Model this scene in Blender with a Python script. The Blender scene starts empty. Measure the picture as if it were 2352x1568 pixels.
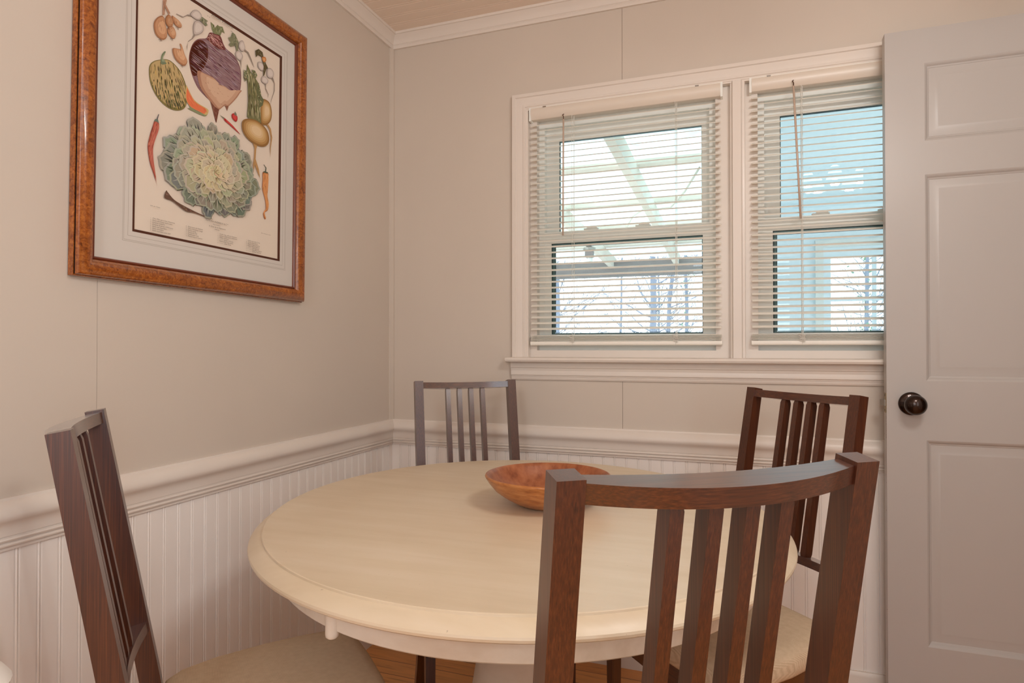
import bpy, bmesh, math, random
from mathutils import Vector, Matrix, geometry
random.seed(7)
C = bpy.context.scene.collection
PI = math.pi

# ------------------------------------------------------------------ helpers
def lin(c):
    c = c / 255.0
    return c / 12.92 if c <= 0.04045 else ((c + 0.055) / 1.055) ** 2.4
def S(r, g, b): return (lin(r), lin(g), lin(b), 1.0)

def obj(name, bm, mat=None, parent=None, smooth=False, angle=None):
    me = bpy.data.meshes.new(name)
    bmesh.ops.recalc_face_normals(bm, faces=bm.faces[:])
    bm.to_mesh(me); bm.free()
    if mat is not None:
        for m in (mat if isinstance(mat, (list, tuple)) else [mat]): me.materials.append(m)
    if smooth or angle:
        me.polygons.foreach_set('use_smooth', [True] * len(me.polygons))
        if angle and hasattr(me, 'set_sharp_from_angle'): me.set_sharp_from_angle(angle=math.radians(angle))
    o = bpy.data.objects.new(name, me); C.objects.link(o)
    if parent is not None: o.parent = parent
    return o
def tag(o, label=None, cat=None, group=None, kind=None):
    if label: o['label'] = label
    if cat: o['category'] = cat
    if group: o['group'] = group
    if kind: o['kind'] = kind
    return o
def thing(name, label, cat, loc=(0, 0, 0), rotz=0.0, group=None, kind=None):
    o = bpy.data.objects.new(name, None); C.objects.link(o)
    o.empty_display_size = 0.1
    o.location = loc; o.rotation_euler = (0, 0, rotz)
    return tag(o, label, cat, group, kind)
def copy_tree(o, parent=None):
    c = o.copy(); C.objects.link(c)
    if parent is not None: c.parent = parent
    for ch in list(o.children): copy_tree(ch, c)
    return c

def box(bm, x0, x1, y0, y1, z0, z1, mi=0):
    v = [bm.verts.new((x, y, z)) for z in (z0, z1) for y in (y0, y1) for x in (x0, x1)]
    fs = []
    for f in ((0, 2, 3, 1), (4, 5, 7, 6), (0, 1, 5, 4), (2, 6, 7, 3), (0, 4, 6, 2), (1, 3, 7, 5)):
        fs.append(bm.faces.new([v[i] for i in f])); fs[-1].material_index = mi
    return fs
def loft(bm, rings, closed=True, caps=True, mi=0, loop=False):
    R = [[bm.verts.new(p) for p in r] for r in rings]
    n = len(R[0]); m = len(R)
    for i in range(m if loop else m - 1):
        a, b = R[i], R[(i + 1) % m]
        for j in range(n if closed else n - 1):
            k = (j + 1) % n
            f = bm.faces.new((a[j], a[k], b[k], b[j])); f.material_index = mi
    if caps and closed and not loop:
        f = bm.faces.new(R[0][::-1]); f.material_index = mi
        f = bm.faces.new(R[-1]); f.material_index = mi
    return R
def bev(bm, w, seg=2, ang=30):
    es = [e for e in bm.edges if len(e.link_faces) == 2 and e.calc_face_angle(0) > math.radians(ang)]
    bmesh.ops.bevel(bm, geom=es, offset=w, segments=seg, profile=0.6, affect='EDGES', clamp_overlap=True)
def lathe(bm, prof, c=(0, 0, 0), n=48, axis='z', mi=0, ell=None):
    rings = []
    for i in range(n):
        a = 2 * PI * i / n
        r = []
        for (d, h) in prof:
            x, y = d * math.cos(a), d * math.sin(a)
            if axis == 'z': r.append((c[0] + x, c[1] + y, c[2] + h))
            elif axis == 'y': r.append((c[0] + x, c[1] + h, c[2] + y))
            else: r.append((c[0] + h, c[1] + x, c[2] + y))
        rings.append(r)
    loft(bm, rings, closed=False, caps=False, loop=True, mi=mi)
    bmesh.ops.remove_doubles(bm, verts=bm.verts[:], dist=1e-6)
def tube(bm, pts, r, n=8, mi=0):
    rings = []
    P = [Vector(p) for p in pts]
    up = Vector((0.123, 0.97, 0.2)).normalized()
    for i, p in enumerate(P):
        t = (P[min(i + 1, len(P) - 1)] - P[max(i - 1, 0)]).normalized()
        a = t.cross(up)
        if a.length < 1e-3: a = t.cross(Vector((1, 0, 0)))
        a.normalize(); b = t.cross(a)
        rr = r[i] if isinstance(r, (list, tuple)) else r
        rings.append([p + (a * math.cos(2 * PI * k / n) + b * math.sin(2 * PI * k / n)) * rr for k in range(n)])
    loft(bm, rings, mi=mi)
def sweep_rect(bm, prof, u0, u1, v0, v1, P, mi=0, openp=True):
    """profile (inset, height) mitred round a rectangle; P maps (u, v, h) to a point"""
    rings = []
    for (a, b) in ((0, 0), (1, 0), (1, 1), (0, 1)):
        rings.append([P((u1 - o) if a else (u0 + o), (v1 - o) if b else (v0 + o), h) for (o, h) in prof])
    loft(bm, rings, closed=not openp, caps=False, loop=True, mi=mi)

# ------------------------------------------------------------------ materials
def mat(name, col, rough=0.5, spec=0.5, metal=0.0, coat=0.0, coat_r=0.1):
    m = bpy.data.materials.new(name); m.use_nodes = True
    b = m.node_tree.nodes['Principled BSDF']
    b.inputs['Base Color'].default_value = col
    b.inputs['Roughness'].default_value = rough
    b.inputs['Specular IOR Level'].default_value = spec
    b.inputs['Metallic'].default_value = metal
    b.inputs['Coat Weight'].default_value = coat
    b.inputs['Coat Roughness'].default_value = coat_r
    return m
def N(m, t, **kw):
    n = m.node_tree.nodes.new(t)
    for k, v in kw.items():
        if k in n.inputs: n.inputs[k].default_value = v
        else: setattr(n, k, v)
    return n
def L(m, a, ao, b, bi): m.node_tree.links.new(a.outputs[ao], b.inputs[bi])
def coords(m, scale=(1, 1, 1), kind='Object', rot=(0, 0, 0)):
    t = N(m, 'ShaderNodeTexCoord'); mp = N(m, 'ShaderNodeMapping')
    mp.inputs['Scale'].default_value = scale; mp.inputs['Rotation'].default_value = rot
    L(m, t, kind, mp, 'Vector'); return mp
def ramp(m, stops):
    r = N(m, 'ShaderNodeValToRGB'); e = r.color_ramp.elements
    while len(e) < len(stops): e.new(0.5)
    for i, (p, c) in enumerate(stops): e[i].position = p; e[i].color = c
    return r
def BS(m): return m.node_tree.nodes['Principled BSDF']
def bump(m, src, out, strength=0.2, dist=0.001):
    b = N(m, 'ShaderNodeBump'); b.inputs['Strength'].default_value = strength; b.inputs['Distance'].default_value = dist
    L(m, src, out, b, 'Height'); L(m, b, 'Normal', BS(m), 'Normal'); return b

def paint(name, col, rough=0.45, var=0.04, bstr=0.12, scale=60):
    m = mat(name, col, rough, 0.4)
    mp = coords(m, (1, 1, 1))
    n = N(m, 'ShaderNodeTexNoise', Scale=2.2, Detail=3.0); L(m, mp, 'Vector', n, 'Vector')
    d = tuple(c * (1 - var) for c in col[:3]) + (1,)
    r = ramp(m, [(0.35, d), (0.65, col)]); L(m, n, 'Fac', r, 'Fac'); L(m, r, 'Color', BS(m), 'Base Color')
    n2 = N(m, 'ShaderNodeTexNoise', Scale=scale, Detail=4.0); L(m, mp, 'Vector', n2, 'Vector')
    bump(m, n2, 'Fac', bstr, 0.0006)
    return m
def wood(name, dark, mid, light, rough=0.35, coat=0.25, grain=(60, 60, 3.0), rot=(0, 0, 0)):
    m = mat(name, mid, rough, 0.5, coat=coat, coat_r=0.25)
    mp = coords(m, grain, rot=rot)
    n = N(m, 'ShaderNodeTexNoise', Scale=3.2, Detail=6.0, Roughness=0.6, Distortion=0.0); L(m, mp, 'Vector', n, 'Vector')
    r = ramp(m, [(0.30, dark), (0.5, mid), (0.74, light)]); L(m, n, 'Fac', r, 'Fac')
    mp2 = coords(m, (5, 5, 1.4)); n2 = N(m, 'ShaderNodeTexNoise', Scale=1.6, Detail=2.0); L(m, mp2, 'Vector', n2, 'Vector')
    mx = N(m, 'ShaderNodeMixRGB', blend_type='MULTIPLY'); mx.inputs['Fac'].default_value = 0.55
    r2 = ramp(m, [(0.3, (0.78, 0.76, 0.74, 1)), (0.7, (1.12, 1.1, 1.06, 1))]); L(m, n2, 'Fac', r2, 'Fac')
    L(m, r, 'Color', mx, 'Color1'); L(m, r2, 'Color', mx, 'Color2'); L(m, mx, 'Color', BS(m), 'Base Color')
    bump(m, n, 'Fac', 0.10, 0.0005)
    return m

M = {}
M['wall'] = paint('wall_paint', S(211, 200, 188), 0.5, 0.03, 0.10)
M['trim'] = paint('trim_paint', S(228, 219, 210), 0.33, 0.02, 0.06, 90)
M['wains'] = paint('wainscot_paint', S(246, 241, 236), 0.38, 0.02, 0.06, 90)
M['ceil'] = paint('ceiling_paint', S(238, 222, 207), 0.5, 0.02, 0.05)
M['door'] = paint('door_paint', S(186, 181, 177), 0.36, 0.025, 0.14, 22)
M['seam'] = mat('seam_shadow_gap', S(120, 100, 84), 0.8)
M['vinyl'] = mat('white_vinyl', S(240, 242, 238), 0.35)
M['gasket'] = mat('dark_glazing_gasket', S(38, 66, 70), 0.5)
M['gasket2'] = mat('grey_glazing_gasket', S(92, 112, 114), 0.5)
M['spacer'] = mat('teal_glass_spacer', S(88, 122, 124), 0.4)
M['slatw'] = mat('blind_slat_white', S(242, 239, 230), 0.42)
M['headrail'] = mat('headrail_enamel', S(224, 213, 200), 0.35)
M['cord'] = mat('blind_cord', S(225, 222, 214), 0.6)
M['wand'] = mat('blind_wand', S(205, 182, 165), 0.25)
M['chair'] = wood('dark_stained_wood', S(46, 16, 3), S(74, 31, 9), S(100, 52, 22), 0.40, 0.6, (190, 190, 2.4)); BS(M['chair']).inputs['Coat IOR'].default_value = 1.6; BS(M['chair']).inputs['Sheen Weight'].default_value = 0.12; BS(M['chair']).inputs['Coat Roughness'].default_value = 0.28; BS(M['chair']).inputs['Sheen Roughness'].default_value = 0.35; BS(M['chair']).inputs['Sheen Tint'].default_value = (1, 0.96, 0.9, 1)
M['cushion'] = mat('beige_linen', S(214, 192, 164), 0.9, 0.2)
m = M['cushion']; mp = coords(m, (1, 1, 1))
w1 = N(m, 'ShaderNodeTexWave', wave_type='BANDS', bands_direction='X', Scale=220.0, Distortion=1.2, Detail=2.0)
w2 = N(m, 'ShaderNodeTexWave', wave_type='BANDS', bands_direction='Y', Scale=220.0, Distortion=1.2, Detail=2.0)
L(m, mp, 'Vector', w1, 'Vector'); L(m, mp, 'Vector', w2, 'Vector')
mxx = N(m, 'ShaderNodeMixRGB', blend_type='MULTIPLY'); mxx.inputs['Fac'].default_value = 1.0
L(m, w1, 'Color', mxx, 'Color1'); L(m, w2, 'Color', mxx, 'Color2')
nn = N(m, 'ShaderNodeTexNoise', Scale=90.0, Detail=4.0); L(m, mp, 'Vector', nn, 'Vector')
ad = N(m, 'ShaderNodeMixRGB', blend_type='MIX'); ad.inputs['Fac'].default_value = 0.5
L(m, mxx, 'Color', ad, 'Color1'); L(m, nn, 'Color', ad, 'Color2')
rr = ramp(m, [(0.15, S(194, 169, 138)), (0.6, S(226, 206, 178))]); L(m, ad, 'Color', rr, 'Fac'); L(m, rr, 'Color', BS(m), 'Base Color')
bump(m, ad, 'Color', 0.5, 0.0012)

def table_paint(name, base, dk, lt):
    m = mat(name, base, 0.42, 0.5, coat=0.25, coat_r=0.3)
    mp = coords(m, (1.2, 9, 4), rot=(0, 0, math.radians(-14)))
    n = N(m, 'ShaderNodeTexNoise', Scale=2.6, Detail=7.0, Roughness=0.6); L(m, mp, 'Vector', n, 'Vector')
    r = ramp(m, [(0.28, dk), (0.5, base), (0.72, lt)]); L(m, n, 'Fac', r, 'Fac')
    mp2 = coords(m, (1, 1, 1)); n2 = N(m, 'ShaderNodeTexNoise', Scale=110.0, Detail=2.0); L(m, mp2, 'Vector', n2, 'Vector')
    r2 = ramp(m, [(0.215, S(120, 95, 70)), (0.245, (1, 1, 1, 1))]); L(m, n2, 'Fac', r2, 'Fac')
    n3 = N(m, 'ShaderNodeTexNoise', Scale=3.0, Detail=3.0); L(m, mp2, 'Vector', n3, 'Vector')
    r3 = ramp(m, [(0.3, (0.9, 0.86, 0.81, 1)), (0.6, (1, 1, 1, 1))]); L(m, n3, 'Fac', r3, 'Fac')
    a = N(m, 'ShaderNodeMixRGB', blend_type='MULTIPLY'); a.inputs['Fac'].default_value = 0.8
    L(m, r, 'Color', a, 'Color1'); L(m, r3, 'Color', a, 'Color2')
    b = N(m, 'ShaderNodeMixRGB', blend_type='MULTIPLY'); b.inputs['Fac'].default_value = 0.55
    L(m, a, 'Color', b, 'Color1'); L(m, r2, 'Color', b, 'Color2'); L(m, b, 'Color', BS(m), 'Base Color')
    bump(m, n, 'Fac', 0.06, 0.0005)
    return m
M['tabletop'] = table_paint('distressed_cream_paint', S(222, 206, 180), S(216, 199, 171), S(227, 212, 189))
M['tablebase'] = table_paint('cream_base_paint', S(220, 208, 192), S(203, 187, 168), S(228, 219, 206))
M['bowl'] = wood('turned_bowl_wood', S(150, 84, 36), S(182, 114, 58), S(202, 140, 82), 0.32, 0.3, (10, 10, 40))
M['bowlin'] = wood('oiled_bowl_inside', S(122, 62, 34), S(158, 92, 56), S(176, 112, 74), 0.42, 0.15, (14, 14, 5))
M['floor'] = mat('oak_floor', S(180, 112, 60), 0.32, 0.5, coat=0.2)
m = M['floor']; mp = coords(m, (1, 1, 1))
br = N(m, 'ShaderNodeTexBrick', Scale=1.0)
br.inputs['Color1'].default_value = S(214, 146, 80); br.inputs['Color2'].default_value = S(228, 166, 100); br.inputs['Mortar'].default_value = S(70, 34, 14)
br.inputs['Mortar Size'].default_value = 0.0012; br.inputs['Brick Width'].default_value = 0.9; br.inputs['Row Height'].default_value = 0.082; br.offset = 0.37
L(m, mp, 'Vector', br, 'Vector')
mp2 = coords(m, (2.5, 40, 1)); n = N(m, 'ShaderNodeTexNoise', Scale=2.2, Detail=8.0, Distortion=0.8); L(m, mp2, 'Vector', n, 'Vector')
r = ramp(m, [(0.26, (0.42, 0.34, 0.28, 1)), (0.38, (0.9, 0.88, 0.85, 1)), (0.7, (1.1, 1.05, 1.0, 1))]); L(m, n, 'Fac', r, 'Fac')
mx = N(m, 'ShaderNodeMixRGB', blend_type='MULTIPLY'); mx.inputs['Fac'].default_value = 0.85
L(m, br, 'Color', mx, 'Color1'); L(m, r, 'Color', mx, 'Color2'); L(m, mx, 'Color', BS(m), 'Base Color'); bump(m, n, 'Fac', 0.1, 0.0006)

M['burl'] = mat('burl_veneer', S(150, 76, 24), 0.28, 0.5, coat=0.5, coat_r=0.12)
m = M['burl']; mp = coords(m, (1, 1, 1))
n = N(m, 'ShaderNodeTexNoise', Scale=120.0, Detail=8.0, Roughness=0.7, Distortion=0.8); L(m, mp, 'Vector', n, 'Vector')
n2 = N(m, 'ShaderNodeTexNoise', Scale=14.0, Detail=5.0, Distortion=1.5); L(m, mp, 'Vector', n2, 'Vector')
r = ramp(m, [(0.32, S(96, 40, 8)), (0.48, S(152, 82, 26)), (0.66, S(188, 116, 50))]); L(m, n, 'Fac', r, 'Fac')
r2 = ramp(m, [(0.3, (0.72, 0.66, 0.6, 1)), (0.7, (1.12, 1.08, 1.0, 1))]); L(m, n2, 'Fac', r2, 'Fac')
mx = N(m, 'ShaderNodeMixRGB', blend_type='MULTIPLY'); mx.inputs['Fac'].default_value = 0.9
L(m, r, 'Color', mx, 'Color1'); L(m, r2, 'Color', mx, 'Color2'); L(m, mx, 'Color', BS(m), 'Base Color')
M['black'] = mat('black_lacquer', S(14, 8, 8), 0.35)
M['redwood'] = mat('reddish_lip', S(112, 52, 28), 0.3, coat=0.3)
M['matboard'] = mat('ivory_mat_board', S(212, 206, 199), 0.85, 0.2)
M['ruled'] = mat('ruled_mat_lines', S(168, 158, 146), 0.85, 0.2)
M['liner'] = mat('brown_liner', S(84, 48, 34), 0.7, 0.2)
M['bronze'] = mat('oil_rubbed_bronze', S(44, 26, 18), 0.22, 0.6, metal=0.75, coat=0.4, coat_r=0.08)
M['copper'] = mat('worn_copper_edge', S(132, 70, 44), 0.3, 0.6, metal=0.8)
M['brass'] = mat('aged_brass', S(150, 130, 96), 0.35, 0.5, metal=0.8)
M['chip'] = mat('chipped_paint_wood', S(84, 52, 32), 0.8)
M['white'] = mat('white_lacquer', S(238, 234, 228), 0.28, 0.5)
M['steel'] = mat('brushed_nickel', S(170, 165, 158), 0.3, 0.5, metal=0.9)
M['extwhite'] = paint('exterior_white', S(222, 224, 218), 0.6, 0.06, 0.2, 30)
M['extwood'] = paint('weathered_white_lumber', S(226, 212, 198), 0.7, 0.14, 0.3, 18)
M['beam'] = paint('weathered_grey_beam', S(134, 124, 122), 0.8, 0.2, 0.3, 18)
M['wing'] = paint('pale_blue_porch_paint', S(222, 234, 238), 0.55, 0.03, 0.1)
M['ground'] = paint('winter_ground', S(200, 196, 186), 0.9, 0.25, 0.3, 9)
M['bark'] = paint('pale_bark', S(138, 144, 158), 0.9, 0.25, 0.4, 14)
M['leaf'] = mat('ivy_leaf', S(128, 168, 138), 0.7)
M['cable'] = mat('white_cable', S(206, 200, 186), 0.5)

# window glass: clear, thin, mirror like at a glance
def glass(name, tint, refl=1.0):
    m = bpy.data.materials.new(name); m.use_nodes = True
    nt = m.node_tree; nt.nodes.clear()
    out = N(m, 'ShaderNodeOutputMaterial'); mx = N(m, 'ShaderNodeMixShader'); tr = N(m, 'ShaderNodeBsdfTransparent'); gl = N(m, 'ShaderNodeBsdfGlossy')
    tr.inputs['Color'].default_value = tint; gl.inputs['Roughness'].default_value = 0.0
    fr = N(m, 'ShaderNodeFresnel', IOR=1.5); mu = N(m, 'ShaderNodeMath', operation='MULTIPLY'); mu.inputs[1].default_value = refl
    L(m, fr, 'Fac', mu, 0); L(m, mu, 'Value', mx, 'Fac'); L(m, tr, 'BSDF', mx, 1); L(m, gl, 'BSDF', mx, 2); L(m, mx, 'Shader', out, 'Surface')
    return m
M['glass'] = glass('window_glass', (0.95, 0.985, 0.98, 1), 1.0)
m = bpy.data.materials.new('insect_screen'); m.use_nodes = True; nt = m.node_tree; nt.nodes.clear()
out = N(m, 'ShaderNodeOutputMaterial'); mx = N(m, 'ShaderNodeMixShader'); tr = N(m, 'ShaderNodeBsdfTransparent'); df = N(m, 'ShaderNodeBsdfDiffuse')
df.inputs['Color'].default_value = S(190, 200, 212); mx.inputs['Fac'].default_value = 0.2
L(m, tr, 'BSDF', mx, 1); L(m, df, 'BSDF', mx, 2); L(m, mx, 'Shader', out, 'Surface'); M['screen'] = m
m = bpy.data.materials.new('translucent_roof_panel'); m.use_nodes = True; nt = m.node_tree; nt.nodes.clear()
out = N(m, 'ShaderNodeOutputMaterial'); mx = N(m, 'ShaderNodeMixShader'); tl = N(m, 'ShaderNodeBsdfTranslucent'); df = N(m, 'ShaderNodeBsdfDiffuse')
mp = coords(m, (1, 1, 1)); n = N(m, 'ShaderNodeTexNoise', Scale=9.0, Detail=6.0); L(m, mp, 'Vector', n, 'Vector')
r = ramp(m, [(0.3, S(222, 232, 228)), (0.6, S(244, 250, 246))]); L(m, n, 'Fac', r, 'Fac')
L(m, r, 'Color', tl, 'Color'); df.inputs['Color'].default_value = S(230, 238, 234, )
mx.inputs['Fac'].default_value = 0.25; L(m, tl, 'BSDF', mx, 1); L(m, df, 'BSDF', mx, 2); L(m, mx, 'Shader', out, 'Surface'); M['roof'] = m
def emis(name, col, st):
    m = bpy.data.materials.new(name); m.use_nodes = True; nt = m.node_tree; nt.nodes.clear()
    out = N(m, 'ShaderNodeOutputMaterial'); e = N(m, 'ShaderNodeEmission'); e.inputs['Color'].default_value = col; e.inputs['Strength'].default_value = st
    L(m, e, 'Emission', out, 'Surface'); return m
M['shade'] = emis('lit_frosted_glass', (1.0, 0.97, 0.93, 1), 9.0)
M['print'] = mat('printed_paper', (0.8, 0.7, 0.6, 1), 0.85, 0.15)
m = M['print']; at = N(m, 'ShaderNodeAttribute'); at.attribute_name = 'ink'; L(m, at, 'Color', BS(m), 'Base Color')
LAMP1, LAMP2, FILL_LAMP, SUN, SKY, EXPO = 6.0, 0.0, 24.0, 1.8, 5.4, -0.33

# ------------------------------------------------------------------ the setting
CEIL = 2.362
XR, YB = 2.56, -4.3            # right wall, rear wall
struct_no = 0
def struct(name, bm, m, parent=None, label=None, **kw):
    o = obj(name, bm, m, parent, **kw)
    if parent is None: tag(o, label, None, None, 'structure')
    return o

bm = bmesh.new(); box(bm, -0.1, XR + 0.1, YB - 0.1, 0.1, -0.06, 0.0); box(bm, XR + 0.1, 4.4, -1.3, 0.1, -0.06, 0.0)
struct('floor', bm, M['floor'], label='orange brown oak plank floor')
# ceiling of narrow beaded boards that run along the window wall
bm = bmesh.new()
per = 0.058; prof = []
y = 0.1
while y > YB - 0.1:
    prof += [(y, 0.0), (y - 0.0025, 0.002), (y - 0.005, 0.0), (y - 0.0115, 0.0), (y - 0.014, 0.002), (y - 0.0165, 0.0)]
    y -= per
prof += [(YB - 0.1, 0.0), (YB - 0.1, 0.08), (0.1, 0.08)]
loft(bm, [[(x, a, CEIL + b) for a, b in prof] for x in (-0.1, XR + 0.1)]); box(bm, XR + 0.1, 4.4, -1.3, 0.1, CEIL, CEIL + 0.08)
struct('ceiling', bm, M['ceil'], label='beaded board ceiling painted warm beige')

# left wall
bm = bmesh.new()
for y0, y1 in ((-1.2326, 0.1), (YB, -1.2334)): box(bm, -0.1, 0.0, y0, y1, 0, CEIL)
box(bm, -0.1, -0.0006, -1.24, -1.226, 0, CEIL, 1)
struct('wall_left', bm, [M['wall'], M['seam']], label='warm beige panelled left wall')
# back wall round the window opening
WX0, WX1, WZ0, WZ1 = 0.575, 2.045, 1.06, 1.992
bm = bmesh.new()
sx = 0.9245
box(bm, -0.1, WX0, 0, 0.1, 0, CEIL); box(bm, WX1, 4.4, 0, 0.1, 0, CEIL)
for z0, z1 in ((0, WZ0), (WZ1, CEIL)):
    box(bm, WX0, sx - 0.0006, 0, 0.1, z0, z1); box(bm, sx + 0.0006, WX1, 0, 0.1, z0, z1); box(bm, sx - 0.001, sx + 0.001, 0.0015, 0.1, z0, z1, 1)
struct('wall_back', bm, [M['wall'], M['seam']], label='warm beige window wall')
# right wall with the doorway, rear wall, and the shell of the room beyond the doorway
bm = bmesh.new()
box(bm, XR, XR + 0.1, -0.06, 0.0, 0, CEIL); box(bm, XR, XR + 0.1, -0.90, -0.06, 2.06, CEIL); 
SW = (-4.15, -2.75, 0.60, 2.20)     # unseen window added in the right wall to brighten the left side
box(bm, XR, XR + 0.1, SW[1], -0.90, 0, CEIL); box(bm, XR, XR + 0.1, YB, SW[0], 0, CEIL); box(bm, XR, XR + 0.1, SW[0], SW[1], 0, SW[2]); box(bm, XR, XR + 0.1, SW[0], SW[1], SW[3], CEIL)
struct('wall_right', bm, M['wall'], label='beige right wall with the doorway')
RW = (0.80, 1.80, 0.95, 2.05)    # unseen window added behind the viewer to let in fill light
bm = bmesh.new(); box(bm, -0.1, RW[0], YB - 0.1, YB, 0, CEIL); box(bm, RW[1], XR + 0.1, YB - 0.1, YB, 0, CEIL); box(bm, RW[0], RW[1], YB - 0.1, YB, 0, RW[2]); box(bm, RW[0], RW[1], YB - 0.1, YB, RW[3], CEIL); box(bm, 4.3, 4.4, -1.3, 0.0, 0, CEIL); box(bm, XR + 0.1, 4.4, -1.3, -1.2, 0, CEIL)
struct('wall_rear', bm, M['wall'], label='beige rear walls behind the viewer')

# beaded wainscot
def bead_profile(a0, a1, phase, per=0.0407):
    """(along, out) profile between a0 and a1"""
    P = [(a0, 0.004)]
    k = math.floor((a0 - phase) / per) + 1
    while phase + k * per < a1 - 0.012:
        c = phase + k * per
        if c > a0 + 0.012:
            P += [(c - 0.0052, 0.004), (c - 0.0040, 0.0006), (c - 0.0030, 0.0012), (c - 0.0018, 0.0036), (c, 0.0044), (c + 0.0018, 0.0036), (c + 0.0030, 0.0012), (c + 0.0040, 0.0006), (c + 0.0052, 0.004)]
        k += 1
    P.append((a1, 0.004)); return P
pr = bead_profile(0.004, XR, 0.6109)
bm = bmesh.new(); R0 = [[(a, -o, z) for a, o in pr] + [(XR, 0.0, z), (0.004, 0.0, z)] for z in (0.09, 0.735)]
loft(bm, R0); struct('wall_wainscot_back', bm, M['wains'], label='beaded white wainscot under the window')
pr = bead_profile(YB, -0.0, -0.7346 + 0.0407 * 1, 0.0412)
bm = bmesh.new(); R0 = [[(o, a, z) for a, o in pr] + [(0.0, 0.0, z), (0.0, YB, z)] for z in (0.09, 0.735)]
loft(bm, R0); struct('wall_wainscot_left', bm, M['wains'], label='beaded white wainscot on the left wall')

def trim_pair(nA, nB, prof, m, lA, lB, x1=XR, angle=35):
    """prof = (out, z); mitred in the room corner"""
    bm = bmesh.new(); loft(bm, [[(o, -o, z) for o, z in prof], [(x1, -o, z) for o, z in prof]])
    struct(nA, bm, m, label=lA, angle=angle)
    bm = bmesh.new(); loft(bm, [[(o, -o, z) for o, z in prof], [(o, YB, z) for o, z in prof]])
    struct(nB, bm, m, label=lB, angle=angle)
rail = [(0, 0.826), (0.007, 0.826), (0.0085, 0.821), (0.0125, 0.8185), (0.0195, 0.8105), (0.0235, 0.802), (0.0250, 0.795), (0.0245, 0.7895),
        (0.0215, 0.7835), (0.0170, 0.7785), (0.0140, 0.772), (0.0128, 0.764), (0.0126, 0.7545), (0.0105, 0.7535), (0.0105, 0.7515), (0.0140, 0.7505), (0.0152, 0.7475), (0.0140, 0.7445),
        (0.0105, 0.7435), (0.0105, 0.7415), (0.0132, 0.7405), (0.0142, 0.7375), (0.0132, 0.7345), (0.0095, 0.7335), (0.0095, 0.727), (0, 0.727)]
trim_pair('trim_1', 'trim_2', rail, M['trim'], 'white chair rail along the window wall', 'white chair rail along the left wall')
crown = [(0, 2.305), (0.0085, 2.305), (0.0098, 2.309), (0.0098, 2.316), (0.0075, 2.3185), (0.0075, 2.3205), (0.0105, 2.3225), (0.0115, 2.326), (0.0135, 2.333), (0.0185, 2.342), (0.0265, 2.349), (0.0285, 2.352), (0.0325, 2.353), (0.0335, 2.358), (0.0335, CEIL), (0, CEIL)]
trim_pair('trim_3', 'trim_4', crown, M['trim'], 'white crown moulding along the window wall', 'white crown moulding along the left wall')
base = [(0, 0), (0.016, 0), (0.016, 0.086), (0.0135, 0.092), (0.0135, 0.098), (0.0105, 0.106), (0.007, 0.110), (0.007, 0.113), (0, 0.113)]
trim_pair('baseboard_back', 'baseboard_left', base, M['trim'], 'white baseboard along the window wall', 'white baseboard along the left wall')
# slim strip that covers the room corner
bm = bmesh.new(); q = [(0, 0), (0.011, 0), (0.0105, -0.008), (0.0065, -0.017), (0.004, -0.0235), (0, -0.0235)]
loft(bm, [[(x, y, z) for x, y in q] for z in (0.826, 2.305)]); struct('trim_5', bm, M['wall'], label='slim painted strip in the corner of the room')

# ------------------------------------------------------------------ windows
casing = [(0, 0), (0, 0.019), (0.0115, 0.019), (0.013, 0.0165), (0.014, 0.0150), (0.0245, 0.0150), (0.034, 0.0125), (0.0395, 0.0122), (0.0405, 0.0140), (0.0475, 0.0140), (0.049, 0.0115), (0.0535, 0.0115), (0.0555, 0.0095), (0.0600, 0.0095), (0.0600, -0.012)]
CX0, CX1, CZ1, CZ0 = 0.519, 2.097, 2.0455, 1.0755
def cas_pt(o, h, k):
    return {0: (CX0 + o, -h, CZ0), 1: (CX0 + o, -h, CZ1 - o), 2: (CX1 - o, -h, CZ1 - o), 3: (CX1 - o, -h, CZ0)}[k]
bm = bmesh.new(); loft(bm, [[cas_pt(o, h, k) for o, h in casing] for k in range(4)], closed=True, caps=True)
struct('trim_6', bm, M['trim'], label='white moulded casing round the double window', angle=25)
# mullion between the two windows
bm = bmesh.new(); mp_ = [(1.2835, 0.03), (1.2835, -0.006), (1.288, -0.008), (1.290, -0.012), (1.2915, -0.016), (1.3175, -0.016), (1.319, -0.012), (1.3215, -0.0095), (1.3285, -0.0085), (1.3295, -0.006), (1.3295, 0.03)]
loft(bm, [[(x, y, z) for x, y in mp_] for z in (1.0755, 1.99)])
struct('trim_7', bm, M['trim'], label='white mullion post between the two windows', angle=25)
# stool (inner sill) and apron
bm = bmesh.new(); st = [(0.03, 1.0575), (-0.046, 1.0575), (-0.0525, 1.060), (-0.0555, 1.0665), (-0.0525, 1.0730), (-0.046, 1.0755), (0.03, 1.0755)]
loft(bm, [[(x, y, z) for y, z in st] for x in (0.5035, 2.11)]); struct('trim_8', bm, M['trim'], label='white window stool with rounded nose', angle=35)
ap = [(0, 0.992), (0.006, 0.992), (0.008, 0.9955), (0.0095, 0.999), (0.0095, 1.0035), (0.0115, 1.0045), (0.0125, 1.0095), (0.0165, 1.0105), (0.0170, 1.016), (0.0150, 1.026), (0.0175, 1.0355), (0.0205, 1.0375), (0.0215, 1.047), (0.0215, 1.0575), (0, 1.0575)]
bm = bmesh.new(); loft(bm, [[(x, -o, z) for o, z in ap] for x in (0.5135, 2.10)]); struct('trim_9', bm, M['trim'], label='white stepped apron under the window stool', angle=25)

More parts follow.
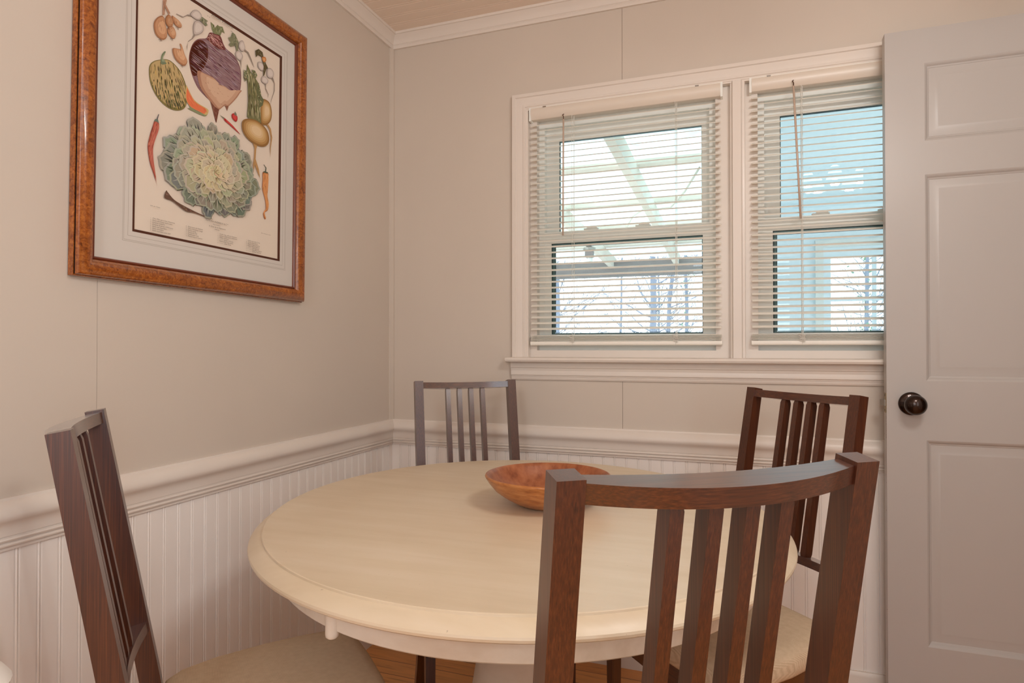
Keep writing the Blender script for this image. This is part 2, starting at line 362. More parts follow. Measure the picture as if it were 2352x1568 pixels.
def frame4(bm, x0, x1, z0, z1, wl, wr, wb, wt, y0, y1, mi=0):
    box(bm, x0, x0 + wl, y0, y1, z0, z1, mi); box(bm, x1 - wr, x1, y0, y1, z0, z1, mi)
    box(bm, x0 + wl, x1 - wr, y0, y1, z0, z0 + wb, mi); box(bm, x0 + wl, x1 - wr, y0, y1, z1 - wt, z1, mi)
def make_window(n, ox0, ox1, fx0, fx1, locks, label):
    root = thing('window_%d' % n, label, None, kind='structure')
    # painted jamb round the vinyl unit
    bm = bmesh.new(); frame4(bm, ox0 - 0.012, ox1 + 0.012, 1.0755, 1.992, fx0 - ox0 + 0.012, ox1 + 0.012 - fx1, 1.1005 - 1.0755, 1.992 - 1.956, 0.0165, 0.098)
    bev(bm, 0.0015, 1); obj('jamb', bm, M['trim'], root)
    bm = bmesh.new(); frame4(bm, fx0, fx1, 1.1005, 1.956, 0.021, 0.021, 0.02, 0.024, 0.046, 0.097); bev(bm, 0.001, 1); obj('window_frame', bm, M['vinyl'], root)
    a, b = fx0 + 0.021, fx1 - 0.021
    # upper sash (outer track)
    bm = bmesh.new(); frame4(bm, a, b, 1.500, 1.932, 0.0495, 0.0265, 0.040, 0.048, 0.072, 0.092); bev(bm, 0.002, 2)
    us = obj('upper_sash', bm, M['vinyl'], root)
    bm = bmesh.new(); frame4(bm, a + 0.0494, b - 0.0264, 1.5395, 1.8845, 0.0025, 0.001, 0.001, 0.0022, 0.0755, 0.086); obj('glazing_gasket', bm, M['gasket'] if n == 2 else M['gasket2'], us)
    bm = bmesh.new(); box(bm, a + 0.049, b - 0.026, 0.0795, 0.0815, 1.539, 1.885); obj('upper_pane', bm, M['glass'], us)
    # lower sash (inner track)
    bm = bmesh.new(); frame4(bm, a, b, 1.1205, 1.5405, 0.0255, 0.0225, 0.0385, 0.043, 0.048, 0.069); bev(bm, 0.002, 2)
    ls = obj('lower_sash', bm, M['vinyl'], root)
    g0, g1, h0, h1 = a + 0.0254, b - 0.0224, 1.1588, 1.4977
    bm = bmesh.new(); frame4(bm, g0, g1, h0, h1, 0.0036, 0.0012, 0.0012, 0.0022, 0.0535, 0.058); obj('glazing_gasket', bm, M['gasket'], ls)
    bm = bmesh.new(); frame4(bm, g0 + 0.0036, g1 - 0.0012, h0 + 0.0012, h1 - 0.0022, 0.0080, 0.001, 0.004, 0.0085, 0.0555, 0.060); obj('pane_spacer', bm, M['spacer'], ls)
    bm = bmesh.new(); frame4(bm, g0 + 0.012, g1 - 0.003, h0 + 0.007, h1 - 0.0113, 0.0018, 0.0006, 0.001, 0.0018, 0.0575, 0.062); obj('glazing_gasket', bm, M['gasket'], ls)
    bm = bmesh.new(); box(bm, g0, g1, 0.0605, 0.0625, h0, h1); obj('lower_pane', bm, M['glass'], ls)
    for x in locks:
        bm = bmesh.new(); box(bm, x - 0.026, x + 0.026, 0.052, 0.068, 1.5405, 1.5475); box(bm, x - 0.014, x + 0.022, 0.050, 0.060, 1.5475, 1.553); bev(bm, 0.002, 2); obj('sash_lock', bm, M['vinyl'], ls)
    bm = bmesh.new(); v = [bm.verts.new(p) for p in ((a, 0.096, 1.12), (b, 0.096, 1.12), (b, 0.096, 1.52), (a, 0.096, 1.52))]; bm.faces.new(v)
    obj('insect_screen', bm, M['screen'], root)
    return root
make_window(1, 0.581, 1.2835, 0.6045, 1.236, (0.80, 0.988), 'left window of the pair, looking out under the porch roof')
make_window(2, 1.3295, 2.035, 1.3690, 2.0005, (1.56, 1.75), 'right window of the pair, partly behind the open door')

# ------------------------------------------------------------------ blinds
def make_blind(x0, x1, wand, cords, label):
    root = thing('window_blind', label, 'window blind', (x0, 0, 0), group='mini blinds in the window')
    W = x1 - x0
    bm = bmesh.new(); hp = [(-0.012, 1.9905), (-0.0150, 1.9865), (-0.0165, 1.976), (-0.0150, 1.966), (-0.0085, 1.951), (-0.006, 1.9485), (0.015, 1.9485), (0.015, 1.9905)]
    loft(bm, [[(x, y, z) for y, z in hp] for x in (0.004, W - 0.004)])
    hr = obj('headrail', bm, M['headrail'], root, angle=30)
    bm = bmesh.new(); box(bm, 0.0035, W - 0.0035, -0.0128, 0.0145, 1.9890, 1.9914); obj('headrail_lip', bm, M['slatw'], hr)
    for xa in (-0.003, W - 0.004):
        bm = bmesh.new(); box(bm, xa, xa + 0.007, -0.013, 0.019, 1.944, 1.992); bev(bm, 0.001, 1); obj('end_bracket', bm, M['vinyl'], hr)
    for xa in (0.05, W - 0.085):
        bm = bmesh.new(); box(bm, xa, xa + 0.012, -0.0145, -0.010, 1.9865, 1.9925); obj('clip', bm, M['steel'], hr)
    # slats: curved strips, room edge low
    bm = bmesh.new(); t = math.radians(20); ct, st_ = math.cos(t), math.sin(t)
    arc = []
    for i in range(5):
        u = -0.0125 + 0.025 * i / 4; w = 0.0022 * (1 - (u / 0.0125) ** 2); arc.append((u, w))
    sec = arc + [(u, w - 0.0007) for u, w in arc[::-1]]
    z = 1.9285; k = 0
    def one(z, tilt, dx=0.0):
        c, s = math.cos(tilt), math.sin(tilt)
        pr = [(u * c - w * s, z + u * s + w * c) for u, w in sec]
        loft(bm, [[(x, y, zz) for y, zz in pr] for x in (0.0035 + dx, W - 0.0035 + dx)])
    while z > 1.160:
        one(z, t + random.uniform(-0.02, 0.02), random.uniform(-0.0006, 0.0006)); z -= 0.0214
    for i in range(5): one(1.1535 - 0.0042 * i, math.radians(3), random.uniform(-0.001, 0.001))
    obj('slats', bm, M['slatw'], root, smooth=True, angle=40)
    bm = bmesh.new(); bp = [(-0.0115, 1.1325), (-0.0125, 1.129), (-0.0120, 1.122), (-0.009, 1.1185), (0.009, 1.1185), (0.012, 1.122), (0.0115, 1.1325)]
    loft(bm, [[(x, y, z) for y, z in bp] for x in (0.001, W - 0.001)]); obj('bottom_rail', bm, M['slatw'], root, angle=35)
    for c in cords:
        c -= x0
        bm = bmesh.new()
        for y in (-0.0135, 0.0135): tube(bm, [(c, y, 1.948), (c, y, 1.118)], 0.0007, 6)
        tube(bm, [(c + 0.004, 0.0, 1.948), (c + 0.004, 0.0, 1.118)], 0.0009, 6)
        rnd = random.Random(int(c * 1000))
        for i in range(9):
            z0 = 1.153 - 0.0028 * i
            tube(bm, [(c - 0.002, -0.0135, z0), (c - 0.006 - rnd.random() * 0.006, -0.0165, z0 + 0.003), (c + rnd.random() * 0.01, -0.0175, z0 - 0.001), (c + 0.008, -0.0160, z0 - 0.003), (c, -0.0135, z0 - 0.003)], 0.0007, 5)
        obj('ladder_cord', bm, M['cord'], root)
    wt, wb = wand
    bm = bmesh.new(); tube(bm, [(wt[0] - x0, -0.0195, wt[1] - 0.012), (wb[0] - x0, -0.0215, wb[1])], 0.0033, 6)
    wd = obj('tilt_wand', bm, M['wand'], root, smooth=True)
    bm = bmesh.new(); tube(bm, [(wt[0] - x0, -0.0150, wt[1] + 0.008), (wt[0] - x0 - 0.003, -0.0195, wt[1] + 0.004), (wt[0] - x0, -0.0200, wt[1] - 0.003), (wt[0] - x0, -0.0195, wt[1] - 0.014)], 0.0016, 6); obj('wand_hook', bm, M['chip'], wd)
    return root
make_blind(0.5865, 1.2575, ((0.7165, 1.945), (0.7145, 1.513)), (0.7463, 1.1073), 'white mini blind in the left window, its wand hanging straight')
make_blind(1.3465, 2.0165, ((1.4755, 1.957), (1.4945, 1.520)), (1.4986, 1.866), 'white mini blind in the right window, half hidden by the door')

# ------------------------------------------------------------------ door standing open against the window wall
dr = thing('door_1', 'white three panel door standing open against the window wall', None, (1.7155, -0.10, 0.012), kind='structure')
DW, DH, DT = 0.76, 2.021, 0.036
oz = [(0.241, 0.832), (1.002, 1.597), (1.694, 1.920)]; ox0, ox1 = 0.100, DW - 0.100
bm = bmesh.new()
zs = [0] + [z for p in oz for z in p] + [DH]
box(bm, 0, ox0, 0, DT, 0, DH); box(bm, ox1, DW, 0, DT, 0, DH)
for i in range(0, len(zs), 2): box(bm, ox0, ox1, 0, DT, zs[i], zs[i + 1])
bmesh.ops.remove_doubles(bm, verts=bm.verts[:], dist=1e-5)
pan = [(0, 0.0), (0.002, 0.0008), (0.0055, 0.0035), (0.0080, 0.0072), (0.0115, 0.0085), (0.0125, 0.0095), (0.0265, 0.0092), (0.0330, 0.0068), (0.0360, 0.0066)]
for (z0, z1) in oz:
    R = []
    for o, h in pan: R.append([(ox0 + o, h, z0 + o * 1.15), (ox1 - o, h, z0 + o * 1.15), (ox1 - o, h, z1 - o * 1.15), (ox0 + o, h, z1 - o * 1.15)])
    loft(bm, R, caps=False); f = [bm.verts.new(p) for p in R[-1]]; bm.faces.new(f)
    box(bm, ox0, ox1, 0.013, DT - 0.006, z0, z1)
# small chips in the paint of the free edge
rnd = random.Random(5)
for i in range(22):
    z = rnd.uniform(0.80, 0.915) if i < 15 else rnd.uniform(0.1, 0.75); h = rnd.uniform(0.002, 0.006); w = rnd.uniform(0.001, 0.0035); y = rnd.choice((0.001, 0.001, 0.004, 0.03)) + rnd.uniform(0, 0.003)
    v = [bm.verts.new((-0.0002, y + a * w, z + b * h)) for a, b in ((0, 0), (1, 0.2), (0.8, 1), (0.1, 0.8))]; bm.faces.new(v).material_index = 1
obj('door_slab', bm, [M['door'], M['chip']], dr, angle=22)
KZ, KX = 0.936, 0.0625
bm = bmesh.new(); lathe(bm, [(0.0, 0.0), (0.0335, 0.0), (0.0335, -0.003), (0.031, -0.0065), (0.026, -0.009), (0.016, -0.0115), (0.0125, -0.014), (0.0115, -0.030), (0.013, -0.034)], (KX, 0, KZ), 40, 'y'); kb = obj('knob_rosette', bm, M['bronze'], dr, smooth=True, angle=40)
bm = bmesh.new(); lathe(bm, [(0.011, -0.032), (0.019, -0.0345), (0.0255, -0.040), (0.0285, -0.0475), (0.0285, -0.053), (0.0255, -0.0605), (0.0185, -0.067), (0.009, -0.0702), (0.0, -0.0708)], (KX, 0, KZ), 40, 'y'); obj('door_knob', bm, M['bronze'], dr, smooth=True)
bm = bmesh.new(); lathe(bm, [(0.0, 0.0), (0.0335, 0.0), (0.031, 0.0065), (0.016, 0.0115), (0.0115, 0.030), (0.0255, 0.040), (0.0285, 0.050), (0.0185, 0.064), (0.0, 0.0702)], (KX, DT, KZ), 32, 'y'); obj('door_knob', bm, M['bronze'], dr, smooth=True)
bm = bmesh.new(); box(bm, -0.0012, 0.0004, 0.005, 0.031, KZ - 0.029, KZ + 0.029); bev(bm, 0.0005, 1); lp = obj('latch_plate', bm, M['brass'], dr)
for dz in (-0.022, 0.022):
    bm = bmesh.new(); lathe(bm, [(0, -0.0018), (0.003, -0.0016), (0.0035, -0.001)], (0, 0.018, KZ + dz), 12, 'x'); obj('screw', bm, M['black'], lp)
bm = bmesh.new(); lb = [(0.009, 0.0), (0.009, -0.003), (0.022, -0.0135), (0.025, -0.0125), (0.025, 0.0)]
loft(bm, [[(x, y, KZ + dz) for y, x in lb] for dz in (-0.009, 0.009)]); bev(bm, 0.001, 1); obj('latch_bolt', bm, M['steel'], dr)
for z in (0.25, 1.02, 1.80):
    bm = bmesh.new(); lathe(bm, [(0, -0.045), (0.006, -0.045), (0.006, 0.045), (0, 0.045)], (DW + 0.004, -0.002, z), 14); box(bm, DW - 0.002, DW + 0.004, -0.001, 0.03, z - 0.044, z + 0.044); obj('hinge', bm, M['brass'], dr)
ART = {
'beet':[-20.4,237.7,-48.7,221.3,-65.7,199.0,-74.8,166.5,-73.3,144.5,-64.3,120.0,-46.4,95.9,-21.2,82.7,-6.5,76.7,3.1,58.2,14.9,26.9,21.8,63.6,42.6,83.3,54.3,84.7,81.8,116.5,97.7,144.4,102.0,183.6,96.5,212.4,75.7,234.2,47.6,239.8,35.8,249.4,23.9,264.9,-9.7,257.5],
'beetlow':[-49.0,137.9,-25.9,141.9,3.4,142.5,18.7,132.5,41.7,135.8,65.4,133.1,101.8,148.6,95.8,137.5,81.8,116.5,54.3,84.7,42.6,83.3,21.8,63.6,8.5,67.6,-6.5,76.7,-21.3,85.6,-41.3,103.7],
'beetdark':[-48.7,218.5,-29.2,224.8,-16.3,216.2,-15.8,187.2,-26.2,159.2,-41.9,135.2,-60.9,121.4,-71.6,142.4,-73.7,166.9,-65.7,196.2],
'beettop':[-9.7,257.5,23.9,264.9,33.8,248.5,43.8,235.0,20.8,227.4,-1.8,228.9,-22.1,235.4],
'tail':[-6.5,76.7,8.5,67.6,23.7,65.8,19.4,47.9,14.9,26.9,9.0,38.2,1.2,57.5],
'tail2':[42.6,83.3,56.3,86.9,51.4,72.1,47.4,77.6],
'bleaf':[-9.5,285.6,2.8,282.9,4.8,276.5,14.0,289.3,19.7,288.3,31.1,292.4,39.1,278.2,29.5,278.1,23.9,265.5,1.3,259.9,-5.5,268.4],
'melon':[-188.4,88.9,-176.8,107.2,-155.7,120.6,-134.0,128.9,-111.3,122.3,-94.6,107.2,-82.4,81.4,-80.1,51.4,-86.5,29.4,-106.1,15.2,-131.8,11.2,-157.0,19.3,-175.5,36.1,-186.4,58.1],
'mstem':[-157.1,109.2,-156.5,129.6,-148.4,143.6,-145.2,142.8,-152.2,128.9,-151.1,119.9,-141.6,117.3],
'slice':[-84.1,86.3,-85.3,55.0,-69.7,38.4,-38.3,35.7,-20.4,35.0,-12.6,48.0,-18.9,53.0,-45.7,56.0,-63.3,63.5,-79.0,82.8],
'rind':[-80.0,45.8,-59.3,35.2,-34.8,36.5,-18.8,50.1,-12.6,48.0,-20.3,32.4,-36.4,29.2,-62.7,29.7,-78.8,30.8,-71.4,35.5],
'pep1':[-168.3,-29.0,-160.6,-35.6,-161.8,-49.4,-169.0,-70.4,-176.1,-96.5,-175.6,-122.8,-170.5,-153.1,-164.9,-180.7,-163.4,-193.7,-165.5,-179.6,-173.4,-159.2,-182.8,-138.1,-188.3,-113.5,-189.5,-95.5,-184.0,-70.1,-177.0,-46.6,-173.3,-34.7],
'pep1s':[-174.2,-35.6,-171.3,-29.3,-163.8,-25.5,-160.6,-35.6,-166.7,-33.7],
'pep1t':[-167.7,-28.0,-162.5,-13.6,-160.6,-14.2,-164.1,-27.5],
'sh1':[-157.7,226.1,-149.8,222.0,-148.1,212.0,-143.1,198.1,-142.8,182.0,-150.4,171.0,-161.2,167.8,-173.5,172.6,-178.9,186.0,-178.5,199.4,-171.2,213.8],
'sh2':[-139.1,238.3,-129.5,235.0,-125.5,223.3,-129.1,213.2,-138.6,207.7,-146.5,212.8,-147.7,225.7],
'sh3':[-129.6,240.4,-116.7,240.1,-105.2,236.2,-100.1,229.0,-104.9,222.4,-116.4,220.9,-124.6,226.5],
'sh4':[-138.6,207.7,-129.1,214.6,-121.1,211.7,-116.6,200.1,-120.6,188.5,-128.6,184.7,-138.2,189.6,-142.2,198.6],
'shst':[-155.3,265.1,-144.5,270.9,-147.4,258.5,-134.5,243.4,-139.1,238.3,-149.4,252.0,-150.0,232.7,-156.1,226.9],
'on':[-105.8,181.6,-100.9,182.5,-95.8,173.8,-90.6,162.1,-82.6,148.9,-88.4,135.1,-98.3,132.1,-114.8,136.0,-124.1,147.0,-126.5,159.6,-120.2,164.7,-102.3,170.7],
'wr1':[-75.6,270.9,-67.3,285.1,-53.5,293.1,-41.1,288.6,-40.9,278.5,-51.3,268.9,-63.5,267.1],
'wr2':[-56.5,264.9,-44.3,268.2,-34.2,261.6,-35.7,246.4,-48.9,232.7,-62.8,225.5,-66.4,238.5,-63.3,255.8],
'wr1r':[-73.9,270.3,-84.0,266.5,-97.2,254.2,-116.9,251.9,-117.5,250.2,-97.9,251.6,-84.0,263.2,-70.4,268.4],
'wr2r':[-62.8,228.9,-69.4,212.9,-81.1,200.2,-85.2,184.2,-83.7,174.2,-82.1,197.0,-66.7,212.8,-57.6,228.0],
'wrl':[-46.1,271.6,-39.2,283.7,-32.0,283.0,-19.3,282.1,-28.3,274.7,-20.2,271.4,-26.3,265.5,-37.2,268.8],
'w3':[93.2,282.6,103.5,288.1,109.9,277.9,111.4,269.2,104.0,258.0,93.6,257.9,87.3,267.4],
'w4':[79.5,247.7,91.6,254.5,103.4,246.7,100.2,235.9,92.1,227.6,81.8,229.3,75.6,237.3],
'w3r':[108.9,268.0,125.0,265.9,136.0,251.8,147.2,232.8,145.9,232.3,131.7,249.9,120.8,261.5,106.0,263.6],
'w4r':[92.1,230.7,98.2,231.9,98.0,219.3,97.9,205.2,95.6,218.3],
'w34l':[64.5,293.6,74.6,292.3,87.1,276.6,85.5,252.6,79.5,248.3,75.2,261.7,59.3,251.3,51.3,253.7,59.1,263.4,49.1,270.9,58.8,278.6],
'x1':[162.2,253.8,175.5,259.7,184.6,253.9,184.9,241.0,173.7,234.6,162.4,241.0],
'x2':[200.7,251.1,214.5,258.7,226.4,252.1,224.3,236.3,210.4,227.1,198.8,230.5],
'x3':[178.5,218.7,192.0,224.4,203.6,219.4,201.5,208.6,190.1,202.3,176.5,204.9],
'x2r':[217.3,231.7,229.3,220.0,228.8,196.4,216.2,161.7,215.4,153.1,218.5,164.2,232.1,197.8,232.2,221.2,223.4,235.9],
'x3r':[191.4,204.5,192.6,188.6,204.3,176.9,203.1,164.9,206.6,177.8,195.3,191.4,195.1,206.0],
'xl':[150.7,282.5,163.7,293.3,179.5,290.8,184.2,276.6,193.6,264.4,203.0,253.7,196.1,249.1,187.4,225.7,182.9,222.2,184.7,250.7,175.2,275.8,161.8,274.7,153.2,264.3],
'xo':[177.5,275.2,191.0,281.3,194.8,273.1,186.7,264.0,179.9,266.5],
'tu1':[179.6,151.0,193.1,157.8,211.7,153.3,220.5,130.1,217.2,105.8,203.5,87.8,187.7,80.7,176.3,84.9,173.4,122.7],
'tu2':[128.3,78.2,107.4,67.0,101.8,52.6,105.8,35.3,120.8,21.5,146.6,14.0,177.5,14.1,200.0,24.4,209.9,40.7,206.3,62.5,190.0,76.6,158.5,83.5],
'tu1r':[203.5,91.1,217.6,79.5,223.7,55.0,218.6,23.6,217.2,-6.5,214.9,22.5,218.1,53.2,212.1,74.3,199.9,84.9],
'tu2r':[144.4,16.5,164.2,14.7,159.1,1.9,157.0,-27.5,169.8,-52.7,178.4,-89.0,174.6,-77.1,161.9,-58.1,154.2,-44.3,149.0,-71.2,147.7,-46.2,150.8,-26.1,152.1,2.9],
'tul':[119.2,230.2,132.3,215.3,156.5,199.9,167.7,191.6,172.7,164.5,176.4,81.7,158.5,83.5,128.3,79.1,121.8,81.6,125.2,130.1,122.4,173.1,118.5,196.8],
'tul2':[165.4,195.5,171.1,180.0,175.8,162.5,186.4,153.5,182.2,135.7,168.9,124.2,159.6,149.7,157.0,174.4],
'tul3':[136.5,221.8,149.5,224.2,159.8,214.1,152.1,201.3,143.2,207.2],
'tul4':[107.0,207.6,121.7,210.7,124.1,192.8,111.7,176.7,106.5,188.6],
'r1':[39.3,49.0,45.2,48.1,67.0,40.6,83.3,32.3,99.0,23.1,79.3,29.4,57.1,37.1,41.4,42.2],
'r1s':[24.7,51.3,41.3,49.7,40.2,45.7],
'r2':[66.5,67.9,74.5,73.8,85.9,70.2,86.9,59.8,80.9,52.7,68.7,58.0],
'r2s':[74.5,70.8,78.4,80.8,84.6,74.4,82.6,69.1],
'pep2':[187.8,-57.4,201.4,-52.0,210.7,-57.7,209.1,-100.7,207.2,-120.9,213.1,-142.4,210.2,-162.7,196.6,-173.8,199.1,-186.3,202.8,-189.8,196.9,-191.6,191.2,-176.6,201.0,-161.5,198.3,-136.0,186.4,-106.4,187.3,-80.3],
'pep2s':[186.9,-57.7,192.2,-52.9,208.3,-51.8,208.3,-55.1],
'pep2t':[196.8,-53.3,198.9,-41.3,190.1,-34.0,191.9,-33.5,202.1,-40.4,200.5,-53.3],
'dirt':[-139.1,-191.6,-134.4,-194.5,-115.0,-208.9,-82.0,-218.0,-40.6,-225.9,6.4,-232.0,-22.8,-230.8,-58.0,-228.2,-81.8,-229.1,-121.3,-213.1,-143.5,-210.2],
}

# ------------------------------------------------------------------ chairs
M['chairx'] = wood('dark_stained_rail', S(46, 16, 3), S(74, 31, 9), S(100, 52, 22), 0.34, 1.0, (2.4, 190, 190)); BS(M['chairx']).inputs['Coat IOR'].default_value = 1.6; BS(M['chairx']).inputs['Sheen Weight'].default_value = 0.12; BS(M['chairx']).inputs['Coat Roughness'].default_value = 0.15; BS(M['chairx']).inputs['Sheen Roughness'].default_value = 0.35; BS(M['chairx']).inputs['Sheen Tint'].default_value = (1, 0.96, 0.9, 1)
AL = 0.1705
def rk(x, yb, zb):
    return (x, yb * math.cos(AL) - zb * math.sin(AL), 0.9976 + zb * math.cos(AL) + yb * math.sin(AL))
WH, PW = 0.1716, 0.02735
def bow(x, k=1.0): return -0.030 * k * (1 - (x / (WH - PW)) ** 2)
def make_chair():
    t = thing('dining_chair', '', 'chair')
    wd, wx = M['chair'], M['chairx']
    for s in (-1, 1):                                   # the tall rear posts are the back legs
        bm = bmesh.new(); R = []
        x0, x1 = s * (WH - PW), s * WH
        R.append([rk(x0, 0, 0), rk(x1, 0, 0), rk(x1, 0.0285, 0), rk(x0, 0.0285, 0)])
        for zb in (-0.12, -0.26, -0.40, -0.50):
            d = 0.0285 + 0.0101 * -zb; R.append([rk(x0, 0, zb), rk(x1, 0, zb), rk(x1, d, zb), rk(x0, d, zb)])
        yr, zr = R[-1][0][1], R[-1][0][2]
        for z, dd in ((0.44, 0.0345), (0.38, 0.034), (0.30, 0.033), (0.20, 0.031), (0.10, 0.029), (0.0, 0.027)):
            h = zr - z; y = yr + 0.172 * h - 0.62 * h * h
            R.append([(x0, y, z), (x1, y, z), (x1, y + dd, z), (x0, y + dd, z)])
        loft(bm, R); bev(bm, 0.0022, 2, 50); obj('leg', bm, wd, t, angle=35)
    def curved(z0, z1, y0, y1, hx):
        bm = bmesh.new(); R = []
        n = 16
        for i in range(n + 1):
            x = -hx + 2 * hx * i / n; b = bow(x); f_ = bow(x, 0.5)
            R.append([rk(x, y0 + b, z0), rk(x, y1 + f_, z0), rk(x, y1 + f_, z1), rk(x, y0 + b, z1)])
        loft(bm, R); bev(bm, 0.0016, 2, 50); return bm
    hx = WH - PW + 0.001
    obj('top_rail', curved(-0.024, -0.0045, 0.0035, 0.0248, hx), wx, t, angle=35)
    obj('lower_rail', curved(-0.412, -0.3935, 0.006, 0.0300, hx), wx, t, angle=35)
    for x in (-0.0590, -0.0197, 0.0197, 0.0590):
        bm = bmesh.new(); R = []
        b = bow(x, 0.5); w = 0.0074
        for zb, y0, y1, ww in ((-0.0235, 0.006, 0.0225, w * 0.82), (-0.032, 0.003, 0.0245, w), (-0.20, 0.0045, 0.0262, w), (-0.386, 0.006, 0.0285, w), (-0.3945, 0.008, 0.0275, w * 0.85)):
            R.append([rk(x - ww, y0 + b, zb), rk(x + ww, y0 + b, zb), rk(x + ww, y1 + b, zb), rk(x - ww, y1 + b, zb)])
        loft(bm, R); bev(bm, 0.0022, 2, 50); obj('back_slat', bm, wd, t, angle=35)
    half = [(0.0, 0.121), (0.120, 0.121), (0.163, 0.123), (0.188, 0.145), (0.214, 0.205), (0.233, 0.300), (0.240, 0.390), (0.238, 0.440), (0.226, 0.470), (0.205, 0.485), (0.10, 0.492), (0.0, 0.494)]
    out = half + [(-x, y) for x, y in half[::-1][1:-1]]
    def ring(z, k, dy=0.0): return [(x * k, 0.31 + (y - 0.31) * k + dy, z) for x, y in out]
    bm = bmesh.new(); loft(bm, [ring(0.402, 0.965), ring(0.450, 0.965)]); bev(bm, 0.003, 2, 50); obj('seat_frame', bm, wx, t, angle=35)
    bm = bmesh.new(); loft(bm, [ring(0.4505, 0.972), ring(0.456, 0.992), ring(0.468, 1.0), ring(0.482, 0.998), ring(0.492, 0.985), ring(0.4995, 0.950), ring(0.505, 0.86), ring(0.5085, 0.66), ring(0.5105, 0.35), ring(0.511, 0.1)])
    obj('seat_cushion', bm, M['cushion'], t, smooth=True)
    for s in (-1, 1):
        bm = bmesh.new(); cx, cy = s * 0.196, 0.446
        R = [[(cx + a * w, cy + b * w, z) for a, b in ((-1, -1), (1, -1), (1, 1), (-1, 1))] for z, w in ((0.0, 0.0105), (0.20, 0.0120), (0.403, 0.0135))]
        loft(bm, R); bev(bm, 0.002, 2, 50); obj('leg', bm, wd, t, angle=35)
    return t
ch = make_chair()
poses = [((1.3101, -1.5970), 0.63332, 'dark wood dining chair nearest the viewer, its back turned, in front of the bowl'),
         ((0.3408, -1.5311), -0.76387, 'dark wood dining chair seen side-on at the left wall under the framed print'),
         ((0.4391, -0.2683), 3.79549, 'dark wood dining chair tucked in at the far corner of the room, facing us'),
         ((1.4706, -0.4607), 2.33519, 'dark wood dining chair beside the open door, behind the nearest chair')]
chairs = [ch] + [copy_tree(ch) for _ in poses[1:]]
for o, ((x, y), th, lab) in zip(chairs, poses):
    o.location = (x, y, 0); o.rotation_euler = (0, 0, th)
    tag(o, lab, 'chair', 'dining chairs round the table')

# ------------------------------------------------------------------ round table
TC = (0.846, -0.871); EA, EB, EAN = 0.578, 0.535, math.radians(116.02)
def er(th):
    c, s = math.cos(th - EAN), math.sin(th - EAN); return EA * EB / math.hypot(EB * c, EA * s)
tb = thing('dining_table', 'round cream painted pedestal table in the middle of the four chairs', 'table', (TC[0], TC[1], 0))
def ering(off, z, n=128, k=1.0):
    return [((er(2 * PI * i / n) * k + off) * math.cos(2 * PI * i / n), (er(2 * PI * i / n) * k + off) * math.sin(2 * PI * i / n), z) for i in range(n)]
bm = bmesh.new()
prof = [(-0.12, 0.6950), (-0.10, 0.7225), (0.012, 0.7225), (0.0205, 0.7240), (0.0245, 0.7270), (0.0255, 0.7310), (0.0245, 0.7345), (0.0205, 0.7385), (0.0150, 0.7430), (0.0085, 0.7472), (0.0035, 0.7498), (0.0010, 0.7508), (0.0004, 0.7540), (-0.0012, 0.7550), (-0.20, 0.7550)]
loft(bm, [ering(o, z) for o, z in prof]); obj('tabletop', bm, M['tabletop'], tb, angle=28)
bm = bmesh.new(); loft(bm, [ering(-0.055, 0.7225), ering(-0.0275, 0.7225), ering(-0.0265, 0.700), ering(-0.0285, 0.6745), ering(-0.032, 0.6715), ering(-0.050, 0.6715)], loop=True, caps=False)
obj('apron', bm, M['tablebase'], tb, angle=35)
for th in (math.atan2(-0.558, -0.134), math.atan2(-0.558, -0.134) + PI):
    r = er(th) - 0.027; c = (r * math.cos(th), r * math.sin(th), 0)
    bm = bmesh.new(); lathe(bm, [(0, 0.6625), (0.007, 0.6625), (0.0098, 0.665), (0.0105, 0.669), (0.0105, 0.7225), (0, 0.7225)], c, 24); obj('apron_bead', bm, M['tablebase'], tb, smooth=True, angle=40)
bm = bmesh.new(); lathe(bm, [(0, 0.695), (0.085, 0.695), (0.098, 0.680), (0.0985, 0.50), (0.092, 0.44), (0.098, 0.40), (0.105, 0.36), (0.105, 0.24), (0.092, 0.20), (0.092, 0.16), (0.110, 0.13), (0.115, 0.10), (0, 0.10)], (0, 0, 0), 48)
obj('pedestal', bm, M['tablebase'], tb, smooth=True, angle=35)
bm = bmesh.new(); lathe(bm, [(0, 0.10), (0.13, 0.10), (0.17, 0.085), (0.20, 0.06), (0.205, 0.03), (0.20, 0.0), (0, 0.0)], (0, 0, 0), 48); obj('base', bm, M['tablebase'], tb, smooth=True, angle=35)

# ------------------------------------------------------------------ bowl
bw = thing('wooden_bowl', 'turned brown wooden bowl standing empty on the cream table', 'bowl', (0.905, -0.842, 0.755))
bm = bmesh.new(); lathe(bm, [(0, 0.0), (0.052, 0.0), (0.058, 0.0015), (0.078, 0.010), (0.100, 0.0225), (0.120, 0.037), (0.133, 0.053), (0.1405, 0.064), (0.1422, 0.0675), (0.1410, 0.0700), (0.1380, 0.0708)], (0, 0, 0), 72); obj('bowl_body', bm, M['bowl'], bw, smooth=True)
bm = bmesh.new(); lathe(bm, [(0.1380, 0.0708), (0.1345, 0.0690), (0.1300, 0.0635), (0.121, 0.0505), (0.108, 0.035), (0.085, 0.0205), (0.055, 0.0115), (0, 0.0095)], (0, 0, 0), 72); obj('bowl_inside', bm, M['bowlin'], bw, smooth=True)

